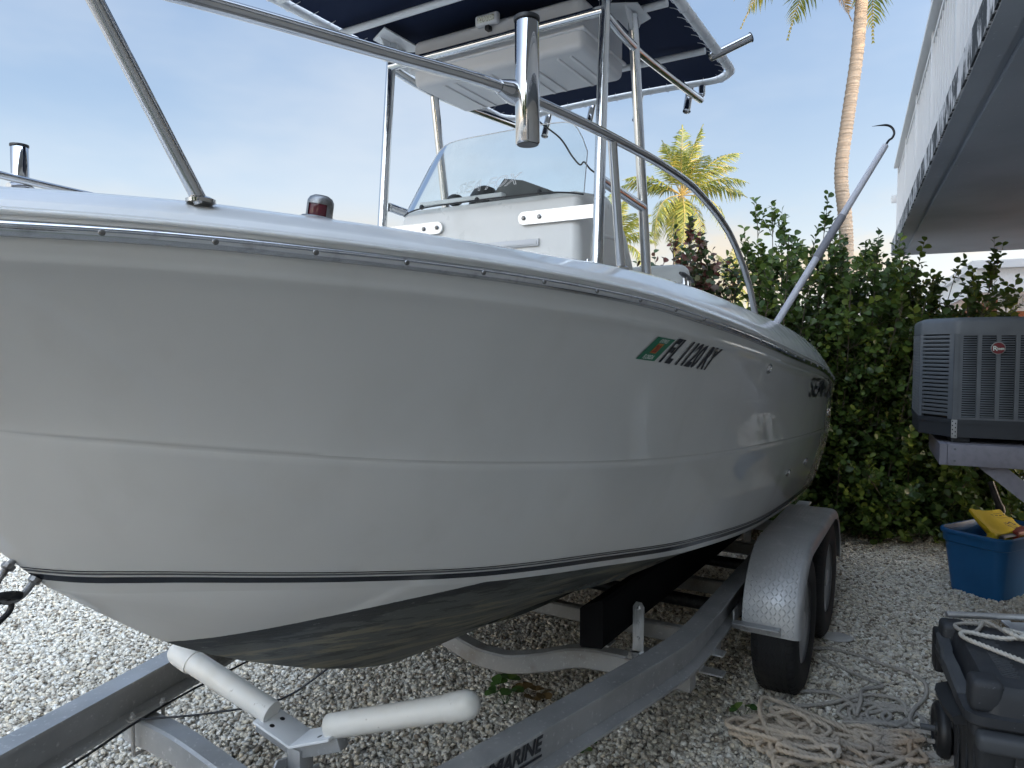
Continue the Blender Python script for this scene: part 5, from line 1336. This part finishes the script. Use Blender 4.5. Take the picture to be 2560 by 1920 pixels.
spec = [(-20,62,0,1.0,0),(40,70,1,.95,20),(75,75,0,1.0,0),(110,68,1,.98,0),(168,50,1,.95,-15),(205,55,0,.8,10),(-8,38,1,1.08,30),(12,30,1,1.05,10),(-30,8,1,1.0,0),(8,4,1,1.05,-10),(176,10,1,1.0,0),(195,14,1,.98,0),(-42,-22,2,1.0,0),(222,-25,2,.95,0),(-55,-52,2,.95,10),(240,-50,2,1.0,0),(-95,-60,2,.95,0),(262,-35,2,1.0,0),(-75,30,1,.9,0),(255,42,1,.85,0),(60,20,1,1,0),(120,15,1,1,0),(90,-20,2,.9,0),(140,-40,2,.9,0)]
palm('sunlit coconut palm with full golden-green crown beyond the boat\'s rail', [(6.3,28,0),(6.42,28,2.5),(6.45,28,5.0),(6.6,28,7.55)], .12, .22, 2.75, spec, 3, M['frond'], 'coconut palms behind the yard')
palm('smaller golden palm half hidden behind the console and pole', [(5.2,36,0),(5.3,36,4.0),(5.05,36,6.9)], .12, .2, 2.8, [(a+7, e, i, .95, 0) for a, e, i, s, q in spec[::1]], 9, M['frond'], 'coconut palms behind the yard', nuts=False)
palm('low young palm just showing above the bronze-tipped shrub', [(10.9,36,0),(11.0,36,3.2),(11.1,36,4.9)], .12, .2, 2.0, [(a+25, e+10, i, .9, 0) for a, e, i, s, q in spec[::2]], 15, M['frond'], 'coconut palms behind the yard', nuts=False)
spec2 = [(178,2,2,.98,0),(200,30,1,1,0),(150,42,0,1,0),(230,55,1,1,0),(262,35,1,.8,0),(285,38,1,1,0),(-20,44,1,1,0),(-5,2,2,1.0,0),(-35,14,2,1,0),(30,28,1,1,0),(80,60,0,1,0),(100,10,2,1,0),(130,10,2,1,0),(60,5,2,1,0)]
palm('tall bare-trunked coconut palm with its crown above the picture', [(7.05,15,0),(7.02,15,3.2),(6.97,15,4.3),(6.86,15,5.3),(6.97,15,6.4),(7.14,15,7.8),(7.22,15,9.2),(7.26,15,10.15)], .118, .15, 3.1, spec2, 21, M['frond'], 'coconut palms behind the yard', variants=((.3,1),(.75,2),(1.15,3)), nleaf=60,
     extra=((190,-62,.62),(215,-72,.52),(262,-78,.45),(-10,-32,1.0)))

# ------------------------------------------------------------------ blue tote with the things sticking out of it
ca = Vector((-.46,.88,0)).normalized(); cb = Vector((.88,.46,0)).normalized()
tote = thing('storage_tote', 'blue plastic storage tote standing open on the gravel by the hedge', 'tote', (3.11,4.42,0), math.atan2(cb.y, cb.x))
# local x = long side, y = short side (away to the left-back)
TL, TW, TH = .66, .43, .435
def rr_ring(inset, z, r, dz=0, n=5):
    return [Vector((x, y, z)) for x, y in [(q[0], q[1]) for q in rrect(inset, TL-inset, inset, TW-inset, r, n, 9)]]
mb = MB()
mb.rings([rr_ring(.055,.0,.05), rr_ring(.052,.012,.055), rr_ring(.020,.30,.065), rr_ring(.016,.345,.068), rr_ring(.004,.352,.075), rr_ring(.000,.405,.078), rr_ring(-.012,.408,.085), rr_ring(-.012,.428,.085), rr_ring(-.006,.435,.082), rr_ring(.004,.434,.075), rr_ring(.010,.40,.07), rr_ring(.022,.34,.06), rr_ring(.058,.02,.05)], True, True, True)
mb.build('tub', M['tote'], tote, smooth=40)
for x in (.06, TL-.10):
    mb = MB(); mb.prism([(x,.07),(x+.028,.07),(x+.028,.34),(x,.34)], 'y', .024, .03, Matrix.Translation((0,.012,0)) @ Matrix.Rotation(R(0),4,'X')); 
vest = thing('life_vest', 'folded yellow life vest with black strap heaped in the blue tote', 'life vest', tote.location + cb*.05 + Vector((0,0,.36)), math.atan2(cb.y, cb.x))
def slab(mb, fn, nu, nv, th):
    top = [[fn(i/nu, j/nv) for i in range(nu+1)] for j in range(nv+1)]
    V = [p for row in top for p in row]; N_ = len(V)
    V2 = []
    for j in range(nv+1):
        for i in range(nu+1):
            p = top[j][i]; e = min(1, 6*min(i/nu, 1-i/nu, j/nv, 1-j/nv)) ; V2.append((p[0]+.0, p[1]+th*.5*(.3+.7*e), p[2]-th*(.3+.7*e)))
    idx = lambda i, j: j*(nu+1)+i
    F = [(idx(i,j), idx(i+1,j), idx(i+1,j+1), idx(i,j+1)) for j in range(nv) for i in range(nu)]
    G = [(N_+idx(i,j), N_+idx(i,j+1), N_+idx(i+1,j+1), N_+idx(i+1,j)) for j in range(nv) for i in range(nu)]
    bl = [idx(i,0) for i in range(nu+1)] + [idx(nu,j) for j in range(1,nv+1)] + [idx(i,nv) for i in range(nu-1,-1,-1)] + [idx(0,j) for j in range(nv-1,0,-1)]
    H = [(bl[q], N_+bl[q], N_+bl[(q+1) % len(bl)], bl[(q+1) % len(bl)]) for q in range(len(bl))]
    mb.add(V+V2, F+G+H)
def vfn(u, v):
    taper = 1 - .45*max(0, u-.62)/.38
    x = (.02 - .11*v)*(1-u) + .43*u
    y = .095 + .105*v + .010*math.sin(u*8)
    z = .055 + .152*v*taper + .014*math.sin(u*4.2+.8) + .006*math.sin(u*13+v*6)
    if u < .16: z += .030*(1-u/.16)*v
    return (x, y, z)
mb = MB(); slab(mb, vfn, 26, 12, .05); mb.build('panel', M['yellow'], vest, smooth=70)
def vfn2(u, v): return (.03 + .38*u, .06 + .10*v, .005 + .05*v + .02*math.sin(u*5))
mb = MB(); slab(mb, vfn2, 16, 6, .06); mb.tube([(.03,.07,-.02),(.0,.09,.03),(.02,.12,.075),(.07,.13,.06)], .026, 10); mb.build('lower_panel', M['yellow'], vest, smooth=70)
mb = MB(); P = spline([(.0,.06,.015),(.03,.06,.072),(.12,.075,.070),(.24,.085,.06),(.34,.08,.048),(.47,.07,.045),(.60,.07,.035)], 6); mb.tube(P, .016, 8, ell=(.35,1.0), up=(0,-.5,1)); mb.build('strap', M['black'], vest, smooth=60)
mb = MB()
def pq(u, v, h=.003): p = vfn(u, v); return (p[0], p[1]-h*.8, p[2]+h)
for v, u0, u1, w in ((.86,.42,.86,.010),(.79,.36,.94,.030),(.70,.36,.93,.010)):
    for q in range(22):
        if w > .02 and q % 3 == 2: continue
        a, b_ = u0+(u1-u0)*q/22, u0+(u1-u0)*(q+.9)/22
        mb.add([pq(a,v-w/2), pq(b_,v-w/2), pq(b_,v+w/2), pq(a,v+w/2)], [(0,1,2,3)])
for q in range(26):
    f = q/26; ang = f*2*math.pi; u, v = .66+.17*math.cos(ang), .40+.12*math.sin(ang)+.03*math.sin(ang*5); ang2 = (q+1)/26*2*math.pi; u2, v2 = .66+.17*math.cos(ang2), .40+.12*math.sin(ang2)+.03*math.sin(ang2*5)
    mb.add([pq(u,v-.02), pq(u2,v2-.02), pq(u2,v2+.02), pq(u,v+.02)], [(0,1,2,3)])
for u in (.47,.53,.59,.65,.71,.77,.83):
    mb.add([pq(u-.004,.33), pq(u+.004,.33), pq(u+.004,.47), pq(u-.004,.47)], [(0,1,2,3)])
mb.build('printed_panel', M['vestprint'], vest, smooth=None, fix=False)
rb_ = thing('red_case', 'small faded red plastic case tucked beside the life vest', 'case', tote.location + cb*.27 + ca*.10 + Vector((0,0,.30)), math.atan2(cb.y, cb.x))
mb = MB(); mb.rbox(0,.20,-.04,.05,0,.145,.012,2); mb.build('body', M['red'], rb_); mb = MB(); mb.rbox(.01,.19,-.045,-.038,.10,.125,.002); mb.build('lid_seam', M['orange'], rb_)
um = thing('folded_rod', 'black folding tripod with twin metal rods leaning out of the tote', 'tripod', tote.location + cb*.53 + ca*.13 + Vector((0,0,.06)), 0)
d_ = Vector((-.30,.16,1)).normalized(); e_ = Vector((.55,.3,0)).normalized()
for q in (-.014,.014):
    mb = MB(); mb.tube([e_*q, d_*.52 + e_*q], .008, 10); mb.build('rod', M['eye'], um, smooth=60)
mb = MB(); mb.tube([d_*.48, d_*.52, d_*.54, d_*.70], [.026,.030,.022,.020], 14); mb.build('head', M['black'], um, smooth=50)
bag = thing('black_bag', 'dark grey fabric bag inside the tote behind the life vest', 'bag', tote.location + cb*.44 + ca*.2 + Vector((0,0,.16)), math.atan2(cb.y, cb.x))
mb = MB(); mb.rbox(-.10,.15,-.13,.12,0,.27,.05,4); mb.build('body', mat('grey_fabric', (.07,.08,.10), .85, bump=(40,.4,.01)), bag, smooth=60)

# ------------------------------------------------------------------ black rolling tool chest
pd = Vector((.375,.927,0)).normalized(); qd = Vector((.927,-.375,0)).normalized()
chest = thing('tool_chest', 'scuffed black rolling tool chest with ropes on its lid at the yard\'s edge', 'tool chest', (1.500,2.275,0), math.atan2(pd.y, pd.x))
# local x = away from the camera along its side, y = -(to the right)
CL, CW, CHT = .645, .52, .545
mb = MB()
def cr(x0, x1, w0, w1, z, r=.03): return [Vector((x, -y, z)) for x, y in rrect(x0, x1, w0, w1, r, 4, 9)]
mb.rings([cr(.07,CL-.06,.06,CW-.05,.03), cr(.065,CL-.055,.055,CW-.05,.05), cr(.045,CL-.04,.038,CW-.03,.355), cr(.022,CL-.02,.018,CW-.02,.365), cr(.020,CL-.018,.015,CW-.02,.408)], True, True, True); mb.build('body', M['chest'], chest, smooth=35)
for x in (.11,.23,.36,.49):
    mb = MB(); mb.prism([(x,.06),(x+.05,.06),(x+.055,.35),(x-.005,.35)], 'y', -.047, -.040, Matrix.Translation((0,.0,0))); mb.build('body_rib', M['chest'], chest, smooth=None)
mb = MB()
mb.rings([cr(.004,CL,.0,CW,.411,.05), cr(-.004,CL+.002,-.006,CW,.417,.055), cr(-.004,CL+.002,-.006,CW,.448,.055), cr(.008,CL-.008,.040,CW-.01,.456,.05), cr(.016,CL-.014,.044,CW-.03,.505,.05), cr(.022,CL-.02,.050,CW-.035,.530,.05), cr(.035,CL-.03,.058,CW-.045,.543,.045), cr(.06,CL-.06,.075,CW-.07,.547,.04)], True, True, True); lid = mb.build('lid', M['chest'], chest, smooth=35)
mb = MB()
for i in range(28):
    x = .11 + i*.0155; mb.rbox(x, x+.0065, -.165-(i % 2)*.006, -.115, .5465, .5500, .001, 1)
for i in range(26):
    x = .11 + i*.0155; mb.rbox(x, x+.0065, -.40, -.35, .5465, .5500, .001, 1)
tag(mb.build('grip_ribs', M['chest2'], lid, smooth=None), kind='stuff')
for x0, x1 in ((.015,.11),(.53,.63)):
    mb = MB(); mb.rbox(x0, x1, -.105, -.008, .450, .5575, .022, 4); mb.build('lid_corner', M['chest'], lid, smooth=50)
for y0, y1 in ((-.30,-.20),(-.48,-.37)):
    mb = MB(); mb.rbox(-.006, .075, y0, y1, .452, .553, .020, 4); mb.build('lid_corner', M['chest'], lid, smooth=50)
# telescopic handle bar lying along the side, wheel, latches
mb = MB(); mb.rings([[Vector((x, y, z)) for y, z in ((.0+w_,zc-.028),(.034+w_,zc-.028),(.040+w_,zc-.018),(.040+w_,zc+.020),(.030+w_,zc+.028),(.0+w_,zc+.028))] for x, w_, zc in ((.15,-.036,.425),(.20,-.030,.442),(.31,-.028,.458),(.35,-.023,.466),(.41,-.023,.470),(.44,-.030,.468),(.56,-.034,.476),(.60,-.038,.474))], True, True, True); mb.build('side_handle', M['chest2'], chest, smooth=30)
mb = MB(); mb.rbox(.36,.42,.006,.020,.452,.482,.003); mb.build('handle_catch', M['chest'], chest)
mb = MB(); mb.rings([[Vector((x, y, z)) for y, z in ((-.02,.365),(.02+w_,.36),(.026+w_,.385),(-.02,.408))] for x, w_ in ((.10,0),(.19,.018),(.31,.022),(.36,.01))], True, True, True); mb.build('pull_grip', M['black'], chest, smooth=40)
mb = MB(); mb.rbox(.585,.675,-.034,.004,.335,.50,.012,3); mb.build('rear_bracket', M['black'], chest, smooth=50)
mb = MB(); mb.lathe([(.03,-.004),(.098,-.002),(.108,.006),(.110,.020),(.108,.036),(.098,.046),(.080,.048),(.074,.040),(.030,.036),(.026,.046),(.001,.046)], (.575,-.046,.108), (0,1,0), 40); wh = mb.build('chest_wheel', M['black'], chest, smooth=40)
mb = MB(); mb.tube([(.575,-.45,.108),(.575,.05,.108)], .012, 10); mb.build('wheel_axle', M['chest2'], chest)
mb = MB(); mb.lathe([(.03,.004),(.098,.002),(.108,-.006),(.110,-.020),(.108,-.036),(.098,-.046)], (.575,-.46,.108), (0,1,0), 32); mb.build('chest_wheel', M['black'], chest, smooth=40)
mb = MB(); mb.rbox(-.048,.02,-.505,-.020,.345,.404,.018,3); mb.build('front_lip', M['chest2'], chest, smooth=50)
mb = MB(); mb.rbox(-.028,.04,-.36,-.24,.36,.50,.012,3); mb.build('front_latch', M['chest2'], chest, smooth=50)
mb = MB(); mb.rbox(.03,.05,-.40,-.14,.09,.37,.006,2); mb.build('front_panel', M['chest'], chest, smooth=50)
def cw_(x, y, z): return chest.location + pd*x + qd*y + Vector((0,0,z))
# aluminium bracket lying across the lid
br = thing('aluminium_bracket', 'aluminium tube with folded plates lying across the tool chest lid', 'bracket', cw_(.60,.06,.556), 0)
xv = Vector((.93,-.10,0)).normalized(); yv = Vector((.10,.93,0)).normalized(); o_ = Vector((0,0,0))
mb = MB(); mb.tube([xv*-.03 + Vector((0,0,.022)), xv*.52 + Vector((0,0,.020))], .0125, 14); mb.build('tube', M['alu'], br, smooth=60)
mb = MB(); Mx = Matrix.Translation(xv*.17 - yv*.02 + Vector((0,0,.004))) @ Matrix.Rotation(math.atan2(xv.y, xv.x), 4, 'Z') @ Matrix.Rotation(R(6), 4, 'X')
mb.prism([(0,0),(.30,0),(.30,-.24),(.20,-.21),(0,-.09)], 'z', 0, .004, Mx); mb.rbox(-.002,.03,-.09,.005,.001,.010,.002,1,Mx); mb.build('flat_plate', M['alu'], br, smooth=None)
mb = MB(); Mx = Matrix.Translation(xv*.285 - yv*.02 + Vector((0,0,.008))) @ Matrix.Rotation(math.atan2(xv.y, xv.x), 4, 'Z') @ Matrix.Rotation(R(14), 4, 'X')
mb.prism([(0,0),(.13,0),(.13,.165),(0,.165)], 'y', -.003, .003, Mx); mb.prism([(0,0),(.004,0),(.004,.165),(0,.165)], 'y', -.12, 0, Mx); up_ = mb.build('upright_plate', M['whitemetal'], br, smooth=None)
mb = MB()
for q in ((.035,.115),(.05,.07)): mb.lathe([(.006,0),(.006,.004),(.001,.005)], Mx @ Vector((q[0],-.003,q[1])), Mx.to_3x3() @ Vector((0,-1,0)), 10)
mb.build('plate_bolt', M['hook'], up_)

# ------------------------------------------------------------------ ropes
def rope(name, label, pts, r, m, step=.006, loc=(0,0,0), parts=None, group=None):
    P = spline(pts, 16); L = [0]
    for i in range(1, len(P)): L.append(L[-1] + (P[i]-P[i-1]).length)
    n = int(L[-1]/step); out = []; j = 0
    for i in range(n+1):
        l = L[-1]*i/n
        while j < len(L)-2 and L[j+1] < l: j += 1
        f = (l-L[j])/max(1e-9, L[j+1]-L[j]); out.append(P[j].lerp(P[j+1], f))
    mb = MB(); mb.tube([p - Vector(loc) for p in out], r, 15, lobes=3, pitch=r*5.4, amp=.55)
    o = mb.build(name, m, smooth=75, fix=False); o.location = loc
    tag(o, label, 'rope', group); return o
rr = random.Random(21)
def tangle(cx, cy, rx, ry, n, zmax, seed):
    q = random.Random(seed); pts = []; a = q.uniform(0, 6.28); 
    for i in range(n):
        a += q.uniform(.9, 2.3)*(1 if q.random() < .85 else -1)
        k_ = q.uniform(.35, 1.0); z = .022 + zmax*q.random()*(1 - .6*k_*k_)
        pts.append((cx + rx*k_*math.cos(a), cy + ry*k_*math.sin(a), z))
    return pts
def flake(cx, cy, n, w, d, ang, z0, zst, seed):
    """to-and-fro bights of rope laid side by side"""
    q = random.Random(seed); pts = []
    for i in range(n):
        s = 1 if i % 2 else -1; off = d*(i/n - .5); ww = w*q.uniform(.75,1.1)
        for u, bulge in ((-s*.8, 0), (0, q.uniform(-.03,.03)), (s*.8, 0), (s*1.0, .5)):
            x, y = u*ww, off + bulge*d/n + q.uniform(-.012,.012)
            pts.append((cx + x*math.cos(ang) - y*math.sin(ang), cy + x*math.sin(ang) + y*math.cos(ang), z0 + zst*q.random()))
    return pts
def loops(cx, cy, sx, sy, n, r0, r1, z0, z1, seed, flat=1.0):
    """rope dropped in loose loops: the loop centre wanders, its size and tilt change slowly"""
    q = random.Random(seed); pts = []; th = q.uniform(0, 6.28); px_, py_ = cx, cy; sg = 1; r_ = (r0+r1)/2; ph = q.uniform(0, 6)
    for i in range(n):
        th += sg*q.uniform(.75, 1.25)
        if q.random() < .10: sg = -sg
        px_ += q.gauss(0, .045); py_ += q.gauss(0, .035)
        px_ = min(cx+sx, max(cx-sx, px_)); py_ = min(cy+sy, max(cy-sy, py_))
        r_ = min(r1, max(r0, r_ + q.gauss(0, .022)))
        d = math.hypot((px_-cx)/sx, (py_-cy)/sy)
        z = .024 + z0 + (z1-z0)*(.5+.5*math.sin(i*.9+ph))*q.uniform(.4, 1)*max(.15, 1-.6*d*d)
        pts.append((px_ + r_*math.cos(th)*1.25, py_ + r_*math.sin(th)*flat, z))
    return pts
coil = flake(1.12,2.80,11,.15,.26,.30,.03,.05,3) + loops(1.12,2.82,.10,.10,60,.05,.15,.03,.12,6,.75) + flake(1.16,2.74,7,.13,.16,-.25,.07,.04,8) + loops(1.34,2.80,.16,.10,62,.05,.12,.0,.085,9,.8) + loops(1.55,2.80,.15,.10,58,.05,.12,.0,.06,12,.8)
coil += [(1.30,2.95,.08),(1.16,3.02,.11),(1.09,3.01,.13),(1.04,2.90,.13),(1.03,2.78,.10),(1.01,2.66,.05),(.99,2.58,.03)]
rope('rope_pile', 'heap of twisted beige and brown rope on the gravel before the wheels', coil, .0108, M['rope'], step=.0042, loc=(1.25,2.85,0))
trail = loops(1.50,3.02,.20,.12,44,.05,.12,.0,.04,31,.7) + [(1.66,3.10,.03),(1.76,3.10,.03),(1.78,3.20,.03),(1.64,3.22,.04),(1.46,3.16,.035),(1.30,3.14,.03),(1.24,3.20,.03),(1.34,3.27,.03),(1.50,3.24,.04),(1.53,3.12,.045),(1.50,3.02,.05),(1.58,3.14,.05),(1.66,3.28,.035),(1.78,3.33,.03),(1.73,3.42,.03),(1.66,3.56,.028),(1.60,3.70,.028),(1.63,3.76,.028),(1.73,3.75,.028),(1.82,3.68,.028),(1.90,3.58,.028),(1.99,3.47,.028),(2.00,3.36,.028),(1.92,3.22,.03),(1.80,3.10,.035),(1.72,2.98,.04),(1.78,2.92,.05)]
rope('loose_rope', 'loose grey rope straggling over the gravel towards the tool chest', trail, .0100, M['rope2'], step=.0042, loc=(1.6,3.1,0))
wr = [cw_(0.034,0.400,0.566), cw_(0.120,0.300,0.566), cw_(0.224,0.190,0.570), cw_(0.310,0.120,0.566), cw_(0.378,0.060,0.566), cw_(0.434,0.055,0.563), cw_(0.456,0.090,0.563), cw_(0.434,0.140,0.565), cw_(0.408,0.200,0.575), cw_(0.430,0.260,0.585), cw_(0.482,0.280,0.572), cw_(0.490,0.220,0.578), cw_(0.447,0.200,0.592), cw_(0.404,0.240,0.585), cw_(0.430,0.330,0.575), cw_(0.473,0.420,0.570), cw_(0.516,0.520,0.566)]
rope('white_rope', 'looped silvery white rope knotted on top of the tool chest', wr, .0092, M['ropewhite'], step=.0035, loc=tuple(cw_(0.344,0.200,0.560)))
gr2 = [cw_(0.568,0.200,0.560), cw_(0.572,0.120,0.560), cw_(0.533,0.055,0.560), cw_(0.482,0.060,0.560), cw_(0.469,0.100,0.560), cw_(0.516,0.130,0.562), cw_(0.572,0.160,0.572), cw_(0.516,0.210,0.565), cw_(0.469,0.220,0.562), cw_(0.447,0.290,0.562)]
rope('brown_rope', 'thin brown rope curled at the back of the tool chest lid', gr2, .0085, M['rope2'], step=.0042, loc=tuple(cw_(0.516,0.120,0.560)))
yr = [cw_(0.241,0.270,0.561), cw_(0.288,0.245,0.561), cw_(0.301,0.275,0.561), cw_(0.258,0.340,0.561), cw_(0.172,0.440,0.561)]
rope('olive_rope', 'short olive rope end on the tool chest beside the white rope', yr, .0085, mat('olive_rope', (.30,.29,.19), .9, bump=(420,.4,.002)), step=.006, loc=tuple(cw_(0.258,0.300,0.560)))

# ------------------------------------------------------------------ small plants, litter, stone
def weed(label, x, y, n, size, seed, mname='weed', h=.10):
    global rng; rng = np.random.default_rng(seed)
    t = thing('weed', label, 'weed', (x, y, 0), 0, None)
    B_, D_, S_, T_ = [], [], [], []; sm = MB()
    for i in range(n):
        az = 2.4*i + rng.uniform(-.4,.4); hh = h*rng.uniform(.5,1.1)
        top = np.array([math.cos(az)*hh*.6, math.sin(az)*hh*.6, hh]); sm.tube([(0,0,0), tuple(top*.5+np.array([0,0,hh*.1])), tuple(top)], [.002,.0016,.001], 5)
        for q in range(3):
            a2 = az + (q-1)*1.1; B_.append(top); D_.append([math.cos(a2), math.sin(a2), rng.uniform(-.1,.5)]); S_.append(size*rng.uniform(.7,1.15)); T_.append(rng.uniform(.1,.9))
    sm.build('stem', M['stem'] if mname != 'weed' else M['weed'], t, smooth=60, fix=False)
    leaves_mesh('leaf', B_, D_, S_, T_, M[mname], t, roll=np.tile([[0,0,1.0]], (len(B_),1)) + rng.normal(0,.2,(len(B_),3)))
    return t
weed('small green weed in the gravel under the boat beside dry leaves', -.03, 3.20, 5, .055, 2, h=.11)
weed('brown withered weed next to the green one under the boat', .10, 3.18, 6, .05, 3, 'frondry', h=.10)
weed('little weed sprouting below the near trailer beam', .285, 2.80, 3, .035, 4, h=.06)
weed('tiny weed at the left edge of the rope heap', 1.02, 3.06, 3, .04, 5, h=.06)
def tuft(label, x, y, n, h, spread, seed):
    q = random.Random(seed); mb = MB()
    for i in range(n):
        a = q.uniform(0, 6.28); r0 = spread*q.random(); b0 = Vector((r0*math.cos(a), r0*math.sin(a), 0)); l = h*q.uniform(.5,1.2); tl = Vector((q.gauss(0,.5), q.gauss(0,.5), 1)).normalized()
        mb.tube([b0, b0 + tl*l*.6, b0 + tl*l + Vector((q.gauss(0,.03), q.gauss(0,.03), -.02))], [.0014,.001,.0004], 3, caps=False)
    o = mb.build('dry_grass', M['dry'], smooth=60, fix=False); o.location = (x, y, .01); return tag(o, label, 'grass')
tuft('dead straw-coloured grass tuft between the tote and the tool chest', 2.92, 3.95, 420, .15, .16, 6)
o = MB(); bm = bmesh.new(); bmesh.ops.create_icosphere(bm, subdivisions=3, radius=.085)
for v in bm.verts:
    f = 1 + .25*mnoise.noise(v.co*14); v.co = Vector((v.co.x*f*1.1, v.co.y*f*.7, v.co.z*.16*f))
o.bm(bm); bm.free(); st_ = o.build('flat_stone', M['flat'], smooth=50); st_.location = (1.83,3.92,.024); tag(st_, 'flat pale stone lying on the gravel right of the rear wheel', 'stone')
q = random.Random(5); lm = MB()
for i in range(150):
    y = q.uniform(2.7,5.9); x = q.uniform(-.66,.70)*y; s = q.uniform(.008,.022); a = q.uniform(0,6.28)
    c_, s_ = math.cos(a), math.sin(a); z = .028
    P = [(-s,0),(0,.3*s),(s,0),(0,-.3*s)]
    lm.add([(x + px*c_ - py*s_, y + px*s_ + py*c_, z + q.uniform(0,.008)) for px, py in P], [(0,1,2,3)])
lt_ = lm.build('leaf_litter', mat('brown_leaf_litter', (.075,.05,.03), .9), smooth=None, fix=False); tag(lt_, kind='stuff')

# ------------------------------------------------------------------ street trees behind the camera, seen only mirrored in steel and gelcoat
def street_tree(label, x, y, h, rad, seed):
    global rng; rng = np.random.default_rng(seed)
    t = thing('street_tree', label, 'tree', (x, y, 0), 0, 'trees across the street')
    mb = MB(); mb.tube([(0,0,0),(.1,.05,h*.35),(.0,.1,h*.6)], [.22,.17,.11], 10)
    for i in range(5):
        a = i*1.26; mb.tube([(.05,.05,h*.4),(math.cos(a)*rad*.5, math.sin(a)*rad*.5, h*.68)], [.10,.04], 7)
    mb.build('trunk', M['bark'], t, smooth=60)
    n = 3600; c_ = rng.normal(size=(26,3)); c_ /= np.linalg.norm(c_, axis=1, keepdims=True); c_ *= rng.uniform(.35,.85,(26,1))
    P = c_[rng.integers(0,26,n)] + rng.normal(0,.20,(n,3)); P = P*np.array([rad, rad, h*.36]) + np.array([0,0,h*.66])
    D = rng.normal(size=(n,3)); leaves_mesh('crown', P, D, rng.uniform(.16,.34,n), rng.beta(2,3,n), M['leaf'], t)
for i, (x, y, h, rd) in enumerate(((-9.5,-9.5,6.0,3.0),(-4.0,-10.5,6.6,3.2),(1.0,-11.5,6.2,3.0),(6.5,-12.5,7.0,3.2))):
    street_tree(('spreading tree across the street beside the pale house', 'tall rounded tree across the street behind the camera', 'dense tree across the street opposite the boat', 'large tree across the street beyond the house corner')[i], x, y, h, rd, 40+i)
street_tree('broad unseen tree added beyond the raised house to shade the tall palm trunk', 12.6, 4.6, 10.5, 3.3, 60)  # added out of view so its crown dapples the tall palm's trunk with shade
